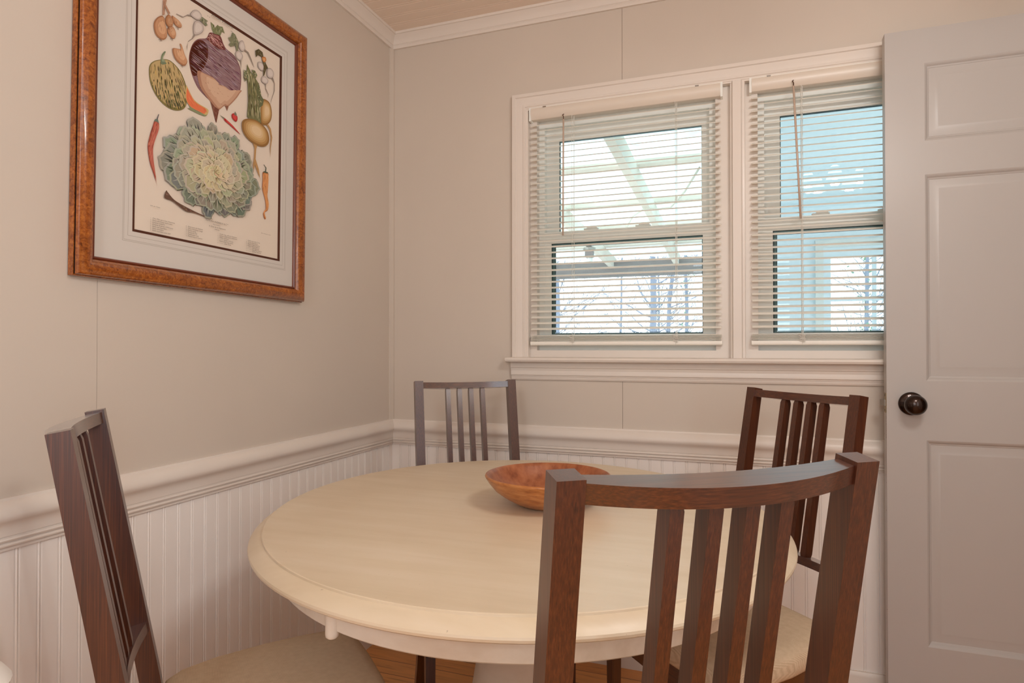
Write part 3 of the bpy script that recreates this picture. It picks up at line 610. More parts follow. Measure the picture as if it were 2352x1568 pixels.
# ------------------------------------------------------------------ white table just inside the frame at the left
sd = thing('side_table', 'white rounded table corner at the lower left edge of the picture', 'table', (0.309, -2.017, 0))
bm = bmesh.new()
def rr_ring(hx, hy, r, z, n=8):
    P = []
    for cx, cy, a0 in ((hx - r, hy - r, 0), (-hx + r, hy - r, PI / 2), (-hx + r, -hy + r, PI), (hx - r, -hy + r, 1.5 * PI)):
        for i in range(n + 1):
            a = a0 + PI / 2 * i / n; P.append((cx + r * math.cos(a), cy + r * math.sin(a), z))
    return P
loft(bm, [rr_ring(0.240, 0.27, 0.05, 0.722), rr_ring(0.252, 0.282, 0.06, 0.724), rr_ring(0.2625, 0.2925, 0.07, 0.732), rr_ring(0.2645, 0.2945, 0.07, 0.741), rr_ring(0.260, 0.290, 0.07, 0.749), rr_ring(0.248, 0.278, 0.06, 0.7535), rr_ring(0.20, 0.23, 0.03, 0.7545)])
obj('tabletop', bm, M['white'], sd, smooth=True, angle=50)
for sx_ in (-1, 1):
    for sy_ in (-1, 1):
        bm = bmesh.new(); cx, cy = sx_ * 0.20, sy_ * 0.23
        loft(bm, [[(cx + a * w, cy + b * w, z) for a, b in ((-1, -1), (1, -1), (1, 1), (-1, 1))] for z, w in ((0, 0.012), (0.724, 0.018))]); bev(bm, 0.003, 2); obj('leg', bm, M['white'], sd, angle=35)
bm = bmesh.new(); frame4(bm, -0.21, 0.21, -0.24, 0.24, 0.02, 0.02, 0.02, 0.02, 0.0, 1.0)
for v in bm.verts: v.co = Vector((v.co.x, v.co.z, 0.655 + 0.068 * v.co.y))
obj('apron', bm, M['white'], sd)

# ------------------------------------------------------------------ framed print
PA = -0.013
pic = thing('framed_print', 'botanical vegetable print in a burl wood frame hanging on the left wall', 'picture', (0.0, -0.93, 1.68)); pic.rotation_euler = (PA, 0, 0)
FU0, FU1, FV0, FV1 = -0.3635, 0.3640, -0.4225, 0.4205
P3 = lambda u, v, h: (h, u, v)
side = [(0.0, 0.002), (-0.0005, 0.0135), (0.0008, 0.0155), (0.003, 0.0155)]
bm = bmesh.new(); sweep_rect(bm, side, FU0, FU1, FV0, FV1, P3)
face = [(0.0024, 0.0195), (0.0018, 0.0215), (0.0030, 0.0250), (0.0070, 0.0300), (0.0130, 0.0340), (0.0200, 0.0352), (0.0265, 0.0338), (0.0320, 0.0300), (0.0360, 0.0250), (0.0385, 0.0200), (0.0385, 0.003)]
sweep_rect(bm, face, FU0, FU1, FV0, FV1, P3)
obj('frame_moulding', bm, M['burl'], pic, angle=50)
bm = bmesh.new(); sweep_rect(bm, [(0.003, 0.0155), (0.0042, 0.0155), (0.0042, 0.0195), (0.0024, 0.0195)], FU0, FU1, FV0, FV1, P3); sweep_rect(bm, [(0.001, 0.0015), (0.0395, 0.0015)], FU0, FU1, FV0, FV1, P3)
obj('black_groove', bm, M['black'], pic)
bm = bmesh.new(); sweep_rect(bm, [(0.0382, 0.0205), (0.0395, 0.0185), (0.0410, 0.0200), (0.0430, 0.0200), (0.0445, 0.0185), (0.0455, 0.0165), (0.0460, 0.0120)], FU0, FU1, FV0, FV1, P3); obj('inner_lip', bm, M['redwood'], pic, angle=40)
AU0, AU1, AV0, AV1 = -0.2268, 0.2620, -0.3065, 0.3150
bm = bmesh.new()
for (a, b, c, d) in ((FU0 + .04, AU0, FV0 + .04, FV1 - .04), (AU1, FU1 - .04, FV0 + .04, FV1 - .04), (AU0, AU1, FV0 + .04, AV0), (AU0, AU1, AV1, FV1 - .04)):
    box(bm, 0.0115, 0.0135, a, b, c, d)
for o, w in ((0.0105, 0.0008), (0.0205, 0.0008), (0.0235, 0.0008)):
    sweep_rect(bm, [(-o, 0.01356), (-o - w, 0.01356)], AU0, AU1, AV0, AV1, P3, mi=1)
obj('mat_board', bm, [M['matboard'], M['ruled']], pic)
bm = bmesh.new(); sweep_rect(bm, [(-0.0005, 0.0134), (0.0, 0.0134), (0.0062, 0.0122), (0.0062, 0.0100)], AU0, AU1, AV0, AV1, P3); obj('liner_edge', bm, M['liner'], pic)

# ---- the printed sheet: coloured shapes laid on paper, one mesh, ink as a colour attribute
HX = 0.0100
class Sheet:
    def __init__(s): s.v, s.f, s.c, s.k = [], [], [], 0
    def poly(s, pts, col, jit=0):
        s.k += 1; x = HX + 0.00005 + s.k * 0.0000032
        tris = geometry.tessellate_polygon([[Vector((p[0], p[1], 0)) for p in pts]])
        b = len(s.v); s.v += [(x, p[0] / 1000.0, p[1] / 1000.0) for p in pts]
        col = tuple(max(0, min(255, c + random.uniform(-jit, jit))) for c in col)
        for t in tris: s.f.append(tuple(b + i for i in t)); s.c.append(S(*col))
def smooth_pts(P, n=4):
    out = []; m = len(P)
    for i in range(m):
        p0, p1, p2, p3 = P[i - 1], P[i], P[(i + 1) % m], P[(i + 2) % m]
        for k in range(n):
            t = k / n
            out.append(tuple(0.5 * (2 * p1[j] + (p2[j] - p0[j]) * t + (2 * p0[j] - 5 * p1[j] + 4 * p2[j] - p3[j]) * t * t + (3 * p1[j] - p0[j] - 3 * p2[j] + p3[j]) * t ** 3) for j in (0, 1)))
    return out
def pts(k): a = ART[k]; return [(a[i], a[i + 1]) for i in range(0, len(a), 2)]
def inside(p, P):
    x, y = p; r = False; n = len(P)
    for i in range(n):
        (x1, y1), (x2, y2) = P[i], P[i - 1]
        if (y1 > y) != (y2 > y) and x < (x2 - x1) * (y - y1) / (y2 - y1) + x1: r = not r
    return r
def cen(P): return (sum(p[0] for p in P) / len(P), sum(p[1] for p in P) / len(P))
def shrink(P, k, dx=0, dy=0):
    c = cen(P); return [(c[0] + (p[0] - c[0]) * k + dx, c[1] + (p[1] - c[1]) * k + dy) for p in P]
def lens(a, b, w):
    dx, dy = b[0] - a[0], b[1] - a[1]; l = math.hypot(dx, dy) + 1e-6; nx, ny = -dy / l * w, dx / l * w
    return [a, (a[0] + dx * .3 + nx, a[1] + dy * .3 + ny), (a[0] + dx * .7 + nx, a[1] + dy * .7 + ny), b, (a[0] + dx * .7 - nx, a[1] + dy * .7 - ny), (a[0] + dx * .3 - nx, a[1] + dy * .3 - ny)]
sh = Sheet()
PAPER = (228, 215, 200)
sh.poly([(AU0 * 1000 - 3, AV0 * 1000 - 3), (AU1 * 1000 + 3, AV0 * 1000 - 3), (AU1 * 1000 + 3, AV1 * 1000 + 3), (AU0 * 1000 - 3, AV1 * 1000 + 3)], PAPER)
def streaks(P, n, d, ln, w, cols, jit=10, cond=None):
    xs = [p[0] for p in P]; ys = [p[1] for p in P]; i = 0; tries = 0
    while i < n and tries < n * 30:
        tries += 1
        a = (random.uniform(min(xs), max(xs)), random.uniform(min(ys), max(ys))); l = random.uniform(*ln)
        dd = d(a) if callable(d) else d
        b = (a[0] + dd[0] * l, a[1] + dd[1] * l)
        if inside(a, P) and inside(b, P) and (cond is None or cond(a)):
            sh.poly(lens(a, b, random.uniform(*w)), random.choice(cols), jit); i += 1
def ball(k, cols, n=3, dx=0.0, dy=0.0, sm=True):
    P = smooth_pts(pts(k)) if sm else pts(k)
    for i, c in enumerate(cols): sh.poly(shrink(P, 1 - 0.16 * i, dx * i, dy * i), c, 2)
    return P
# big purple root
B = smooth_pts(pts('beet')); sh.poly(B, (138, 104, 106)); sh.poly(shrink(B, 0.94, 1.5, 1), (150, 120, 124))
sh.poly(smooth_pts(pts('beetdark')), (92, 44, 30)); sh.poly(shrink(smooth_pts(pts('beetdark')), 0.86, -1, 0), (76, 32, 18))
low = smooth_pts(pts('beetlow')); body = lambda a: not inside(a, low)
streaks(B, 150, (0.97, -0.22), (10, 36), (0.25, 0.9), [(104, 62, 76), (120, 78, 92), (92, 50, 52)], 8, body)
streaks(B, 130, (0.97, -0.22), (12, 40), (0.25, 0.8), [(186, 162, 172), (196, 172, 176), (172, 140, 150)], 8, lambda a: body(a) and a[0] > -75)
sh.poly(low, (176, 132, 108)); sh.poly(shrink(low, 0.9, 3, 2), (200, 162, 136)); sh.poly(shrink(low, 0.68, 6, 5), (212, 178, 152))
streaks(low, 30, (0.9, -0.3), (3, 9), (0.2, 0.5), [(150, 100, 80), (186, 142, 118)], 8)
T_ = pts('beettop'); sh.poly(T_, (120, 66, 62)); streaks(T_, 70, (0.9, -0.35), (6, 22), (0.35, 0.8), [(212, 166, 158), (198, 148, 142), (92, 44, 40)], 8); streaks(T_, 25, (0.75, 0.5), (5, 12), (0.25, 0.6), [(214, 172, 164)], 8)
sh.poly(pts('tail'), (122, 76, 62)); sh.poly(pts('tail2'), (140, 96, 78)); streaks(pts('tail'), 10, (0.2, -1), (4, 14), (0.2, 0.5), [(190, 146, 124)], 8)
Lf = pts('bleaf'); sh.poly(Lf, (128, 132, 96)); streaks(Lf, 26, (0.1, -1), (5, 16), (0.3, 0.9), [(82, 88, 58), (176, 178, 142), (104, 108, 74)], 8)
# melon and slice
Mn = smooth_pts(pts('melon')); sh.poly(Mn, (132, 120, 74)); sh.poly(shrink(Mn, 0.93, -1, 2), (190, 166, 118))
c0 = cen(Mn)
md = lambda a: (0.28 + (a[0] - c0[0]) * 0.006, -1.0)
streaks(Mn, 120, md, (5, 22), (0.3, 1.1), [(84, 78, 48), (100, 92, 58), (70, 68, 46)], 10)
streaks(Mn, 60, md, (6, 20), (0.3, 0.9), [(208, 178, 112), (216, 188, 126)], 10)
streaks(Mn, 70, md, (4, 16), (0.4, 1.2), [(78, 80, 58), (92, 92, 66)], 10, lambda a: a[1] < c0[1] - 14)
sh.poly(smooth_pts(pts('mstem')), (120, 132, 104)); sh.poly(shrink(smooth_pts(pts('mstem')), 0.6), (152, 160, 130))
sh.poly(smooth_pts(pts('rind')), (136, 144, 108)); sh.poly(smooth_pts(pts('slice')), (206, 180, 120)); sh.poly(shrink(smooth_pts(pts('slice')), 0.86, -2, -2), (226, 124, 84)); streaks(smooth_pts(pts('slice')), 14, (0.6, -0.75), (8, 20), (0.3, 0.8), [(236, 146, 104), (210, 104, 70)], 6)
# peppers
P1 = smooth_pts(pts('pep1')); sh.poly(P1, (156, 78, 62)); sh.poly(shrink(P1, 0.93, 1.2, 0), (190, 108, 92)); streaks(P1, 40, (-0.18, -1), (6, 20), (0.3, 0.7), [(120, 48, 36), (214, 138, 112), (196, 104, 86)], 8)
sh.poly(pts('pep1s'), (110, 124, 112)); sh.poly(pts('pep1t'), (112, 106, 108))
P2 = smooth_pts(pts('pep2')); sh.poly(P2, (178, 108, 64)); sh.poly(shrink(P2, 0.93, 1, 0), (216, 152, 98)); streaks(P2, 36, (0.06, -1), (5, 18), (0.3, 0.6), [(150, 82, 48), (232, 176, 122)], 8)
sh.poly(pts('pep2s'), (86, 98, 80)); sh.poly(pts('pep2t'), (70, 84, 72))
for k in ('r1', 'r2'):
    Q = smooth_pts(pts(k)); sh.poly(Q, (172, 52, 50)); sh.poly(shrink(Q, 0.7, 0.5, 0.8), (206, 78, 74))
sh.poly(pts('r1s'), (120, 120, 100)); sh.poly(pts('r2s'), (120, 124, 108))
# onions
for k, cc in (('sh3', 0), ('sh4', 0), ('sh1', 0), ('sh2', -14), ('on', 4)):
    Q = smooth_pts(pts(k)); sh.poly(Q, (164 + cc, 116 + cc, 84 + cc)); sh.poly(shrink(Q, 0.88, 1.5, 1.0), (196 + cc, 148 + cc, 112 + cc)); sh.poly(shrink(Q, 0.55, 3, 2), (212 + cc, 168 + cc, 132 + cc))
    streaks(Q, 16, (0.15, -1), (4, 12), (0.15, 0.4), [(138, 88, 62), (176, 126, 94)], 8)
    b = min(Q, key=lambda p: p[1])
    for i in range(9): a = random.uniform(-2.6, -0.5); sh.poly(lens(b, (b[0] + math.cos(a) * random.uniform(4, 9), b[1] + math.sin(a) * random.uniform(4, 9)), 0.22), (120, 84, 62), 10)
sh.poly(pts('shst'), (176, 136, 112)); streaks(pts('shst'), 12, (0.1, -1), (5, 14), (0.2, 0.6), [(128, 88, 68), (204, 170, 146)], 8)
# white roots
for k in ('wr1r', 'wr2r', 'w3r', 'w4r', 'x2r', 'x3r'): sh.poly(pts(k), (150, 138, 128))
for k in ('wr1', 'wr2', 'w3', 'w4', 'x1', 'x2', 'x3'):
    Q = smooth_pts(pts(k)); sh.poly(Q, (150, 140, 136)); sh.poly(shrink(Q, 0.92, 0.4, 0.2), (198, 186, 178)); sh.poly(shrink(Q, 0.66, 1.0, 0.6), (216, 206, 198))
for k in ('wrl', 'w34l'):
    Q = pts(k); sh.poly(Q, (132, 134, 106)); streaks(Q, 30, (0.3, -1), (2, 9), (0.3, 0.9), [(84, 88, 66), (172, 172, 144)], 8)
Q = pts('xl'); sh.poly(Q, (96, 86, 60)); streaks(Q, 24, (0.4, -1), (2, 9), (0.3, 0.8), [(58, 56, 40), (166, 164, 134)], 8)
Q = smooth_pts(pts('xo')); sh.poly(Q, (196, 126, 72)); sh.poly(shrink(Q, 0.6), (220, 164, 112))
# yellow turnips with their leaf stalks
for k in ('tu1r', 'tu2r'): sh.poly(pts(k), (186, 146, 98)); streaks(pts(k), 10, (0.1, -1), (3, 10), (0.15, 0.3), [(140, 100, 62)], 8)
def turnip(k):
    Q = smooth_pts(pts(k))
    for i, c in enumerate(((150, 112, 66), (178, 138, 86), (196, 160, 108), (208, 174, 124), (216, 186, 142), (224, 198, 158))): sh.poly(shrink(Q, 1 - 0.13 * i, 0.9 * i, 1.2 * i), c)
turnip('tu1')
for k, c in (('tul', (122, 120, 84)), ('tul2', (110, 114, 82)), ('tul3', (124, 130, 100)), ('tul4', (124, 130, 100))):
    Q = pts(k); sh.poly(Q, c); streaks(Q, 90 if k == 'tul' else 22, (0.14, -1), (6, 34) if k == 'tul' else (2, 7), (0.5, 1.5), [(70, 68, 46), (196, 188, 152), (182, 174, 136), (98, 96, 66)], 8)
turnip('tu2')
# lettuce head: leaves laid ring over ring from the outside to the heart
D = smooth_pts(pts('dirt')); sh.poly(D, (110, 84, 70)); streaks(D, 30, (0.9, -0.4), (3, 12), (0.3, 0.8), [(86, 66, 56), (150, 122, 104)], 8)
LC = (8.0, -104.0); LX, LY = 166.0, 124.0
def mixc(a, b, t): return tuple(a[i] + (b[i] - a[i]) * t for i in range(3))
lr = random.Random(21)
rings = [(1.0, 30, 0.40), (0.86, 28, 0.38), (0.72, 24, 0.38), (0.57, 20, 0.36), (0.42, 16, 0.34), (0.28, 11, 0.30), (0.15, 7, 0.24)]
for ri, (rad, cnt, ln) in enumerate(rings):
    for i in range(cnt):
        a = 2 * PI * (i + lr.uniform(-0.3, 0.3)) / cnt + ri * 0.37
        rx, ry = LX * rad * lr.uniform(0.86, 1.06), LY * rad * lr.uniform(0.86, 1.06)
        tip = (LC[0] + rx * math.cos(a), LC[1] + ry * math.sin(a))
        base_ = (LC[0] + rx * (1 - ln / max(rad, 0.2)) * math.cos(a), LC[1] + ry * (1 - ln / max(rad, 0.2)) * math.sin(a))
        dx, dy = tip[0] - base_[0], tip[1] - base_[1]; l = math.hypot(dx, dy); ux, uy = dx / l, dy / l; nx, ny = -uy, ux
        w = l * lr.uniform(0.34, 0.5)
        out = []
        ph = lr.uniform(0, 6)
        for k in range(15):
            t = k / 14.0; ang = -2.35 + 4.7 * t
            rx_ = 0.52 + 0.045 * math.sin(7 * ang + ph) + lr.uniform(-0.02, 0.02)
            out.append((base_[0] + ux * l * (0.50 + rx_ * math.cos(ang)) + nx * w * 1.9 * rx_ * math.sin(ang), base_[1] + uy * l * (0.50 + rx_ * math.cos(ang)) + ny * w * 1.9 * rx_ * math.sin(ang)))
        out.append(base_)
        t = ri / 6.0
        lit = 0.5 + 0.5 * math.sin(a - 0.4)
        dark = mixc((78, 82, 72), (150, 136, 102), t); midc = mixc(mixc((116, 122, 108), (158, 160, 145), lit), (208, 196, 160), min(1, t * 1.4)); lite = mixc((184, 184, 170), (226, 218, 192), t)
        sh.poly(out, dark, 8)
        sh.poly([(p[0] + ux * l * 0.035 - nx * 0.6, p[1] + uy * l * 0.035 + 0.3) for p in shrink(out, 0.93)], mixc(midc, lite, 0.55), 6)
        sh.poly([(p[0] - ux * l * 0.02, p[1] - uy * l * 0.02) for p in shrink(out, 0.84)], midc, 8)
        for s_ in (-0.30, -0.14, 0.16, 0.32):
            e = (base_[0] + ux * l * lr.uniform(0.62, 0.86) + nx * w * s_ * 2.2, base_[1] + uy * l * lr.uniform(0.62, 0.86) + ny * w * s_ * 2.2)
            sh.poly(lens(base_, e, l * lr.uniform(0.018, 0.045)), dark if lr.random() < 0.66 else mixc(dark, midc, 0.5), 8)
        e = (base_[0] + ux * l * 0.9, base_[1] + uy * l * 0.9); sh.poly(lens((base_[0] + ux * l * .1, base_[1] + uy * l * .1), e, l * 0.016), lite, 4)
# lettering of the sheet
def text_tris(txt, u, v, size, shear=0.0, align='LEFT', width=None):
    cu = bpy.data.curves.new('t', 'FONT'); cu.body = txt; cu.size = size; cu.shear = shear; cu.align_x = align; cu.resolution_u = 2
    o = bpy.data.objects.new('t', cu); C.objects.link(o)
    bpy.context.view_layer.update()
    me = o.evaluated_get(bpy.context.evaluated_depsgraph_get()).to_mesh()
    sc = 1.0
    if width and len(me.vertices):
        xs = [p.co.x for p in me.vertices]; sc = width / (max(xs) - min(xs))
    V = [(u + p.co.x * sc, v + p.co.y) for p in me.vertices]
    sh.k += 1; x = HX + 0.00005 + sh.k * 0.0000032; b = len(sh.v)
    sh.v += [(x, a / 1000.0, c / 1000.0) for a, c in V]
    for f in me.polygons: sh.f.append(tuple(b + i for i in f.vertices)); sh.c.append(S(112, 98, 86))
    o.evaluated_get(bpy.context.evaluated_depsgraph_get()).to_mesh_clear()
    bpy.data.objects.remove(o); bpy.data.curves.remove(cu)
text_tris('VILMORIN-ANDRIEUX & C', -22.7, -240.5, 6.4, 0, 'LEFT', 71); text_tris('ie', 49.5, -237.6, 3.4, 0, 'LEFT', 4)
text_tris('M.ds Grainiers', 14.0, -247.2, 4.0, 0.3, 'CENTER'); text_tris('4, Quai de la Mégisserie', 16.5, -253.6, 5.0, 0.3, 'CENTER', 56); text_tris('PARIS', 16.0, -259.3, 3.4, 0, 'CENTER', 15)
text_tris('Album Vilmorin', -14.0, 299.0, 9.0, 0.35, 'LEFT', 76); text_tris('N° 26', -27, 290.5, 4.0, 0.2); text_tris('1875', 52, 289.5, 4.0, 0.2)
text_tris('Lith. par Depan', -185.4, -239.0, 3.6, 0.3, 'LEFT', 27); text_tris('Imp. Lemercier et Cie', 177.4, -237.2, 3.4, 0.3, 'LEFT', 39)
cols = [(-178.9, ['Chou Milan gros frisé d’Automne', 'Panais demi-long rond à cuire', 'Échalote ordinaire', 'Échalote de Jersey (d’Alençon)', 'Radis rave long blanc', 'Radis rond blanc', 'Radis rond blanc petit hâtif'], 1),
        (-77.8, ['Navet jaune de Hollande', 'Melon Cantaloup orange', 'Piment cerise', 'Piment du Chili', 'Piment jaune long', 'Piment long de Cayenne'], 8),
        (23.9, ['Swede, long, yellow & Champion', 'Lettuce curled head or American', 'Shallot, common', '———  Jersey or Russian', 'Radish white, long scarlet', '———  white Turnip'], 1),
        (125.8, ['Radish early white Turnip', 'Turnip yellow Dutch', 'Melon, orange Cantaloup', 'Pepper cherry Capsicum', '———  Chili Capsicum', '———  long yellow Cayenne', '———  Cayenne Capsicum'], 7)]
for u, rows, n0 in cols:
    for i, t_ in enumerate(rows):
        v = -268.2 - 4.75 * i; text_tris(str(n0 + i), u - 5.5, v, 3.4, 0.1); text_tris(t_, u, v, 4.6, 0.32)
me = bpy.data.meshes.new('printed_sheet'); me.from_pydata(sh.v, [], sh.f); me.materials.append(M['print'])
ca = me.color_attributes.new('ink', 'FLOAT_COLOR', 'CORNER')
flat = []
for f, c in zip(sh.f, sh.c): flat += list(c) * len(f)
ca.data.foreach_set('color', flat); me.update()
o = bpy.data.objects.new('printed_sheet', me); C.objects.link(o); o.parent = pic

# ------------------------------------------------------------------ outside: porch, enclosed wing, trees
def roof_z(y): return 2.0598 - 0.0603 * y
HY = 3.563
bm = bmesh.new()
n = 120; top = []; 
R = []
for yy in (0.16, HY + 0.25):
    z = roof_z(yy) + 0.135
    R.append([(-4.2 + 5.49 * i / n, yy, z + 0.006 * math.sin(i * 2.1)) for i in range(n + 1)] + [(-4.2 + 5.49 * i / n, yy, z + 0.002 + 0.006 * math.sin(i * 2.1)) for i in range(n, -1, -1)])
loft(bm, R); tag(obj('porch_roof', bm, M['roof'], smooth=True), 'translucent white corrugated porch roof seen through the left window', 'roof')
for i in range(-5, 3):
    x = 0.748 + 0.579 * i
    if x > 1.2: continue
    bm = bmesh.new(); loft(bm, [[(x, yy, roof_z(yy)), (x + 0.045, yy, roof_z(yy)), (x + 0.045, yy, roof_z(yy) + 0.10), (x, yy, roof_z(yy) + 0.10)] for yy in (0.13, HY + 0.12)])
    r_ = tag(obj('porch_rafter', bm, M['extwood']), ('white porch rafter crossing the middle of the left window' if i == 0 else 'white porch rafter at the left edge of the left window' if i == -1 else 'white porch rafter far to the left under the roof'), 'rafter', 'porch rafters')
for i, yy in enumerate((0.62, 1.217, 1.94, 2.55, 3.15)):
    bm = bmesh.new(); z = roof_z(yy) + 0.10
    box(bm, -4.2, 1.29, yy - 0.045, yy + 0.045, z, z + 0.026)
    tag(obj('roof_batten', bm, M['extwood']), ('white roof batten across the top of the left window', 'white roof batten across the middle of the upper sash', 'white roof batten just above the meeting rail', 'white roof batten seen just below the meeting rail', 'white roof batten next to the porch beam')[i], 'batten', 'porch roof battens')
bm = bmesh.new(); box(bm, -4.2, 1.29, HY - 0.02, HY + 0.07, 1.762, 1.90); bev(bm, 0.004, 1); tag(obj('porch_beam', bm, M['beam']), 'weathered grey porch beam across the left window', 'beam')
for x in (-3.9, -1.9):
    bm = bmesh.new(); box(bm, x, x + 0.1, HY - 0.025, HY + 0.075, -0.3, 1.762); bev(bm, 0.006, 1); tag(obj('porch_post', bm, M['extwood']), 'white porch post under the beam', 'post', 'porch posts')
lx, ly = 0.19, 2.66; lz = roof_z(ly) - 0.006
pl = thing('porch_lamp', 'small grey lamp fixed under a porch rafter', 'lamp', (lx, ly, lz))
bm = bmesh.new(); lathe(bm, [(0, 0), (0.05, 0), (0.05, -0.02), (0.03, -0.03), (0, -0.03)], (0, 0, 0), 20); obj('lamp_base', bm, M['steel'], pl, smooth=True, angle=40)
bm = bmesh.new(); box(bm, -0.03, 0.03, -0.03, 0.03, -0.075, -0.028); obj('lamp_socket', bm, M['beam'], pl)
bm = bmesh.new(); lathe(bm, [(0, -0.075), (0.022, -0.078), (0.028, -0.095), (0.02, -0.115), (0, -0.122)], (0, 0, 0), 16); obj('bulb', bm, M['white'], pl, smooth=True)
bm = bmesh.new(); P = [(1.11, 1.25, 2.06), (1.02, 1.42, 1.98), (0.93, 1.55, 1.925), (0.86, 1.62, 1.935), (0.77, 1.64, 1.948), (0.69, 1.72, 1.93), (0.60, 1.95, 1.90), (0.52, 2.10, 1.89)]
tube(bm, P, 0.006, 6); tag(obj('cable', bm, M['cable'], smooth=True), 'thin white cable sagging under the porch roof', 'cable')

# enclosed porch wing seen through the right window
wx0, wx1, wy = 1.36, 3.9, HY
bm = bmesh.new()
px0, px1, pz0, pz1 = 1.98, 3.35, 0.75, 1.862
box(bm, wx0, px0, wy, wy + 0.1, -0.3, 2.27); box(bm, px1, wx1, wy, wy + 0.1, -0.3, 2.27); box(bm, px0, px1, wy, wy + 0.1, -0.3, pz0); box(bm, px0, px1, wy, wy + 0.1, pz1, 2.27)
box(bm, wx0 - 0.06, wx0, 0.12, wy + 0.1, -0.3, 2.35)
box(bm, wx1, wx1 + 0.06, wy - 0.1, wy + 0.1, -0.3, 2.35)
struct('wall_porch', bm, M['wing'], label='pale blue walls of the enclosed porch behind the right window')
bm = bmesh.new(); loft(bm, [[(wx0 - 0.06, y, 2.27), (wx1 + 0.06, y, 2.27), (wx1 + 0.06, y, 2.31), (wx0 - 0.06, y, 2.31)] for y in (0.12, wy + 0.1)]); struct('ceiling_porch', bm, M['wing'], label='pale blue ceiling of the enclosed porch')
bm = bmesh.new(); box(bm, -60, 60, 0.12, 90, -0.5, -0.3); tag(obj('ground', bm, M['ground']), 'pale winter ground outside the windows', 'ground', None, 'structure')
w3 = thing('window_3', 'far porch window with white muntins seen through the right window', None, (0, wy, 0), kind='structure')
bm = bmesh.new(); frame4(bm, px0 - 0.093, px1 + 0.093, pz0 - 0.09, pz1 + 0.13, 0.06, 0.06, 0.06, 0.06, -0.022, -0.0); bev(bm, 0.004, 1); obj('casing', bm, M['extwhite'], w3)
bm = bmesh.new(); frame4(bm, px0 - 0.033, px1 + 0.033, pz0 - 0.03, pz1 + 0.07, 0.055, 0.055, 0.05, 0.086, -0.010, 0.03)
for x in (2.305, 2.62, 2.94): box(bm, x, x + 0.028, 0.0, 0.03, pz0, pz1)
box(bm, px0, px1, 0.002, 0.028, 1.488, 1.512)
obj('window_frame', bm, M['wing'], w3)
bm = bmesh.new(); box(bm, px0, px1, 0.012, 0.016, pz0, pz1); obj('pane', bm, M['glass'], w3)

def tree(x, y, h, r, seed, label, ivy=0, lean=0.0):
    rnd = random.Random(seed); root = thing('bare_tree', label, 'tree', (x, y, -0.3), group='bare trees beyond the porch')
    bm = bmesh.new(); tp = []
    for i in range(9):
        t = i / 8; tp.append((lean * t * h + rnd.uniform(-.04, .04) * h * 0.1, rnd.uniform(-.03, .03), h * t))
    tube(bm, tp, [r * (1 - 0.75 * i / 8) for i in range(9)], 7); tr = obj('trunk', bm, M['bark'], root, smooth=True)
    bm = bmesh.new()
    for k in range(95):
        t = rnd.uniform(0.12, 0.98); p = Vector((lean * t * h, 0, h * t)); a = rnd.uniform(0, 2 * PI); d = Vector((math.cos(a), math.sin(a) * 0.6, rnd.uniform(0.25, 1.0))).normalized(); Lb = rnd.uniform(0.5, 1.5) * (1.1 - 0.5 * t)
        P = [p]; 
        for s in range(5): d = (d + Vector((rnd.uniform(-.28, .28), rnd.uniform(-.28, .28), rnd.uniform(-.22, .25)))).normalized(); P.append(P[-1] + d * Lb / 5)
        rr0 = r * rnd.uniform(0.10, 0.22) * (1.1 - 0.6 * t); tube(bm, P, [rr0 * (1 - 0.15 * s) for s in range(6)], 4)
        for q in range(5):
            b = P[rnd.randint(1, 5)]; e = (d + Vector((rnd.uniform(-1, 1), rnd.uniform(-.6, .6), rnd.uniform(-.5, .9)))).normalized(); l2 = rnd.uniform(0.15, 0.5); e.y *= 0.5
            tube(bm, [b, b + e * l2 * .5 + Vector((0, 0, rnd.uniform(-.03, .05))), b + e * l2], [0.006, 0.004, 0.002], 3)
    obj('branches', bm, M['bark'], root)
    if ivy:
        bm = bmesh.new()
        for k in range(ivy):
            t = rnd.uniform(0.08, 0.62); a = rnd.uniform(0, 2 * PI); rr = r + abs(rnd.gauss(0, 0.10)); c = Vector((lean * t * h + rr * math.cos(a), rr * math.sin(a) * .7, h * t)); s = rnd.uniform(0.02, 0.05)
            u = Vector((rnd.uniform(-1, 1), rnd.uniform(-1, 1), rnd.uniform(-1, 1))).normalized(); w = u.cross(Vector((0.3, 0.2, 0.9))).normalized()
            bm.faces.new([bm.verts.new(c + p) for p in (u * s, w * s * .6, -u * s, -w * s * .6)])
        obj('ivy', bm, M['leaf'], root)
TY = [7.2, 9.4, 11.6, 14.0, 16.4, 18.8, 21.5, 24.5, 9.0, 12.5]
